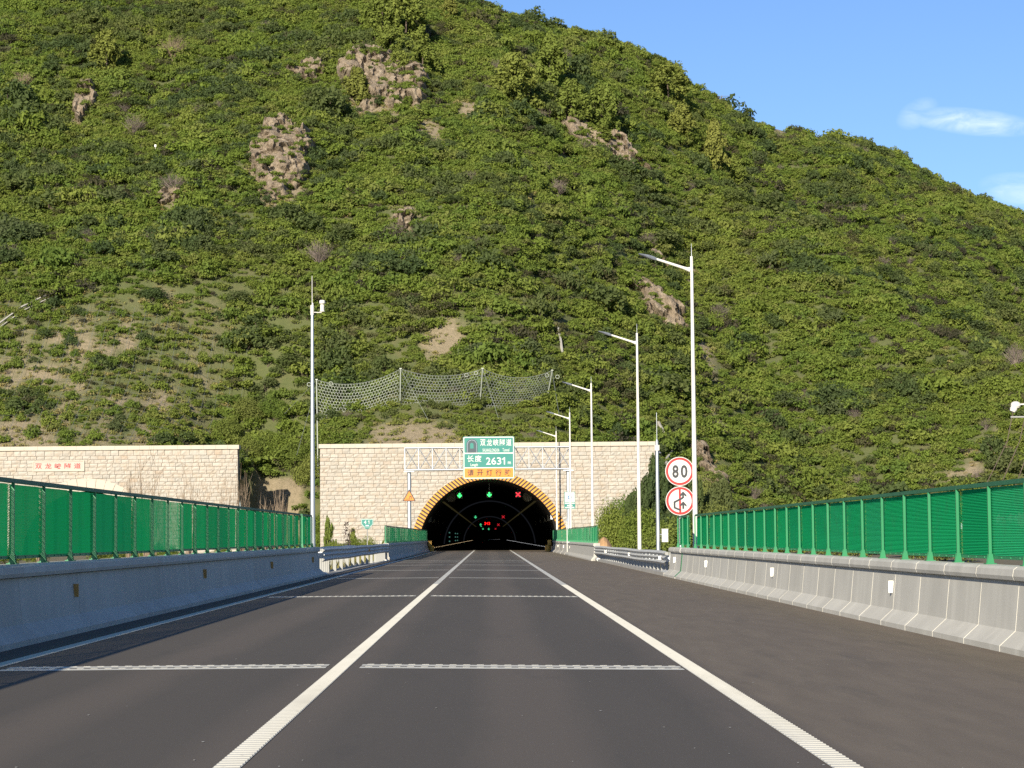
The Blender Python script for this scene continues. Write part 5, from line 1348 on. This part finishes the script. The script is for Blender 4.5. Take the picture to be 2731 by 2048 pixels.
# dry stalks rising above the left fence
for i, (x, y, h, w) in enumerate(((-16.6, 110, 6.1, 2.6), (-14.9, 112, 5.6, 2.4), (-16.6, 104, 5.0, .6), (-11.4, 122, 4.4, 1.4), (-12.5, 126, 4.2, 1.2), (-17.6, 150, 6.6, 2.0), (-16.6, 152, 6.2, 1.6), (-14.9, 160, 5.8, 1.6), (-23.5, 118, 4.6, 2.0))):
    tag(put('dry_bush', twig_mesh(160 + i, 'twig_dry', h, w, 40, .020), None, (x, y, GROUND)), 'leafless dry bush whose stalks rise above the left fence', 'bush', 'dry bushes behind the left fence')
for i in range(26):
    x = rs.uniform(-40, -8.2); y = rs.uniform(45, 215)
    bush('low yellowish bush on the verge behind the left fence', x, y, rs.uniform(.7, 1.7), rs.uniform(1.2, 2.4), i, 'low bushes on the left verge', z=-.35)
for i, (x, y, h, w) in enumerate(((-17.6, 233, 3.2, 3.0), (-18.8, 236, 3.6, 3.2), (-19.6, 231.5, 2.4, 2.2), (-17.4, 229, 2.6, 2.2), (-20.4, 238.5, 3.4, 3.2), (-18.2, 240, 3.6, 3.4), (-22.4, 239.5, 3.2, 3.4), (-24.0, 240, 3.0, 3.2), (-23.2, 243, 3.0, 3.2), (-26, 243, 3.0, 3.2), (-28, 240, 2.6, 3.0), (-27, 236, 2.0, 2.6), (-25.6, 238, 2.6, 2.8))):
    bush('green bush filling the gap between the two stone portals', x, y, h, w, i, 'bushes between the portals', z=hz(x, y) - .2)
# soil heap beside the right far barrier
mb = MB(); n = 15; xs = np.linspace(-1.6, 1.6, n); ys = np.linspace(-2.6, 2.6, n); X, Y = np.meshgrid(xs, ys); Z = 1.9 * np.exp(-((X / .85) ** 2 + (Y / 1.4) ** 2)) + (fbm(X * 1.7, Y * 1.7, 1, 3) - .5) * .45 - .1
mb.add(np.c_[X.ravel(), Y.ravel(), Z.ravel()].tolist(), [(j * n + i, j * n + i + 1, (j + 1) * n + i + 1, (j + 1) * n + i) for j in range(n - 1) for i in range(n - 1)])
simple('loose_soil', (.40, .24, .12), .95, 0, .25, 2.5, bump=.6)
tag(build('soil_heap', mb, MAT['loose_soil'], None, False, (9.2, 182, GROUND)), 'orange brown heap of soil beside the right far barrier', 'soil heap')

# dry grass along the verges
def grass(name, label, x0, x1, y0, y1, n, seed, hmin, hmax, mat, z):
    rg = np.random.RandomState(seed); m_ = n
    px = rg.uniform(x0, x1, m_); py = y0 + (y1 - y0) * rg.rand(m_); h = rg.uniform(hmin, hmax, m_); a = rg.rand(m_) * 6.283; w = h * .05 + .012
    lean = rg.normal(0, .3, (m_, 2)) * h[:, None]
    dx, dy = np.cos(a) * w, np.sin(a) * w
    v = np.stack([np.c_[px - dx, py - dy, np.full(m_, z)], np.c_[px + dx, py + dy, np.full(m_, z)], np.c_[px + lean[:, 0], py + lean[:, 1], z + h]], 1).reshape(-1, 3)
    me = bpy.data.meshes.new(name); me.from_pydata(v.tolist(), [], np.arange(3 * m_).reshape(m_, 3).tolist()); me.materials.append(mat); me.update()
    o = put(name, me); tag(o, label, 'grass', kind='stuff')
grass('dry_grass', 'yellow dry grass on the verge behind the left barrier', -10.5, -6.95, 22, 140, 16000, 3, .25, .85, MAT['leaf_dry'], -.35)
grass('dry_grass', 'tall dry grass behind the right guard rail', 7.3, 10.5, 80, 140, 9000, 4, .3, 1.1, MAT['leaf_dry'], -.5)
grass('dry_grass', 'dry grass at the foot of the stone portal', -16.5, -7.0, 150, 222, 7000, 6, .2, .8, MAT['leaf_dry'], -.4)
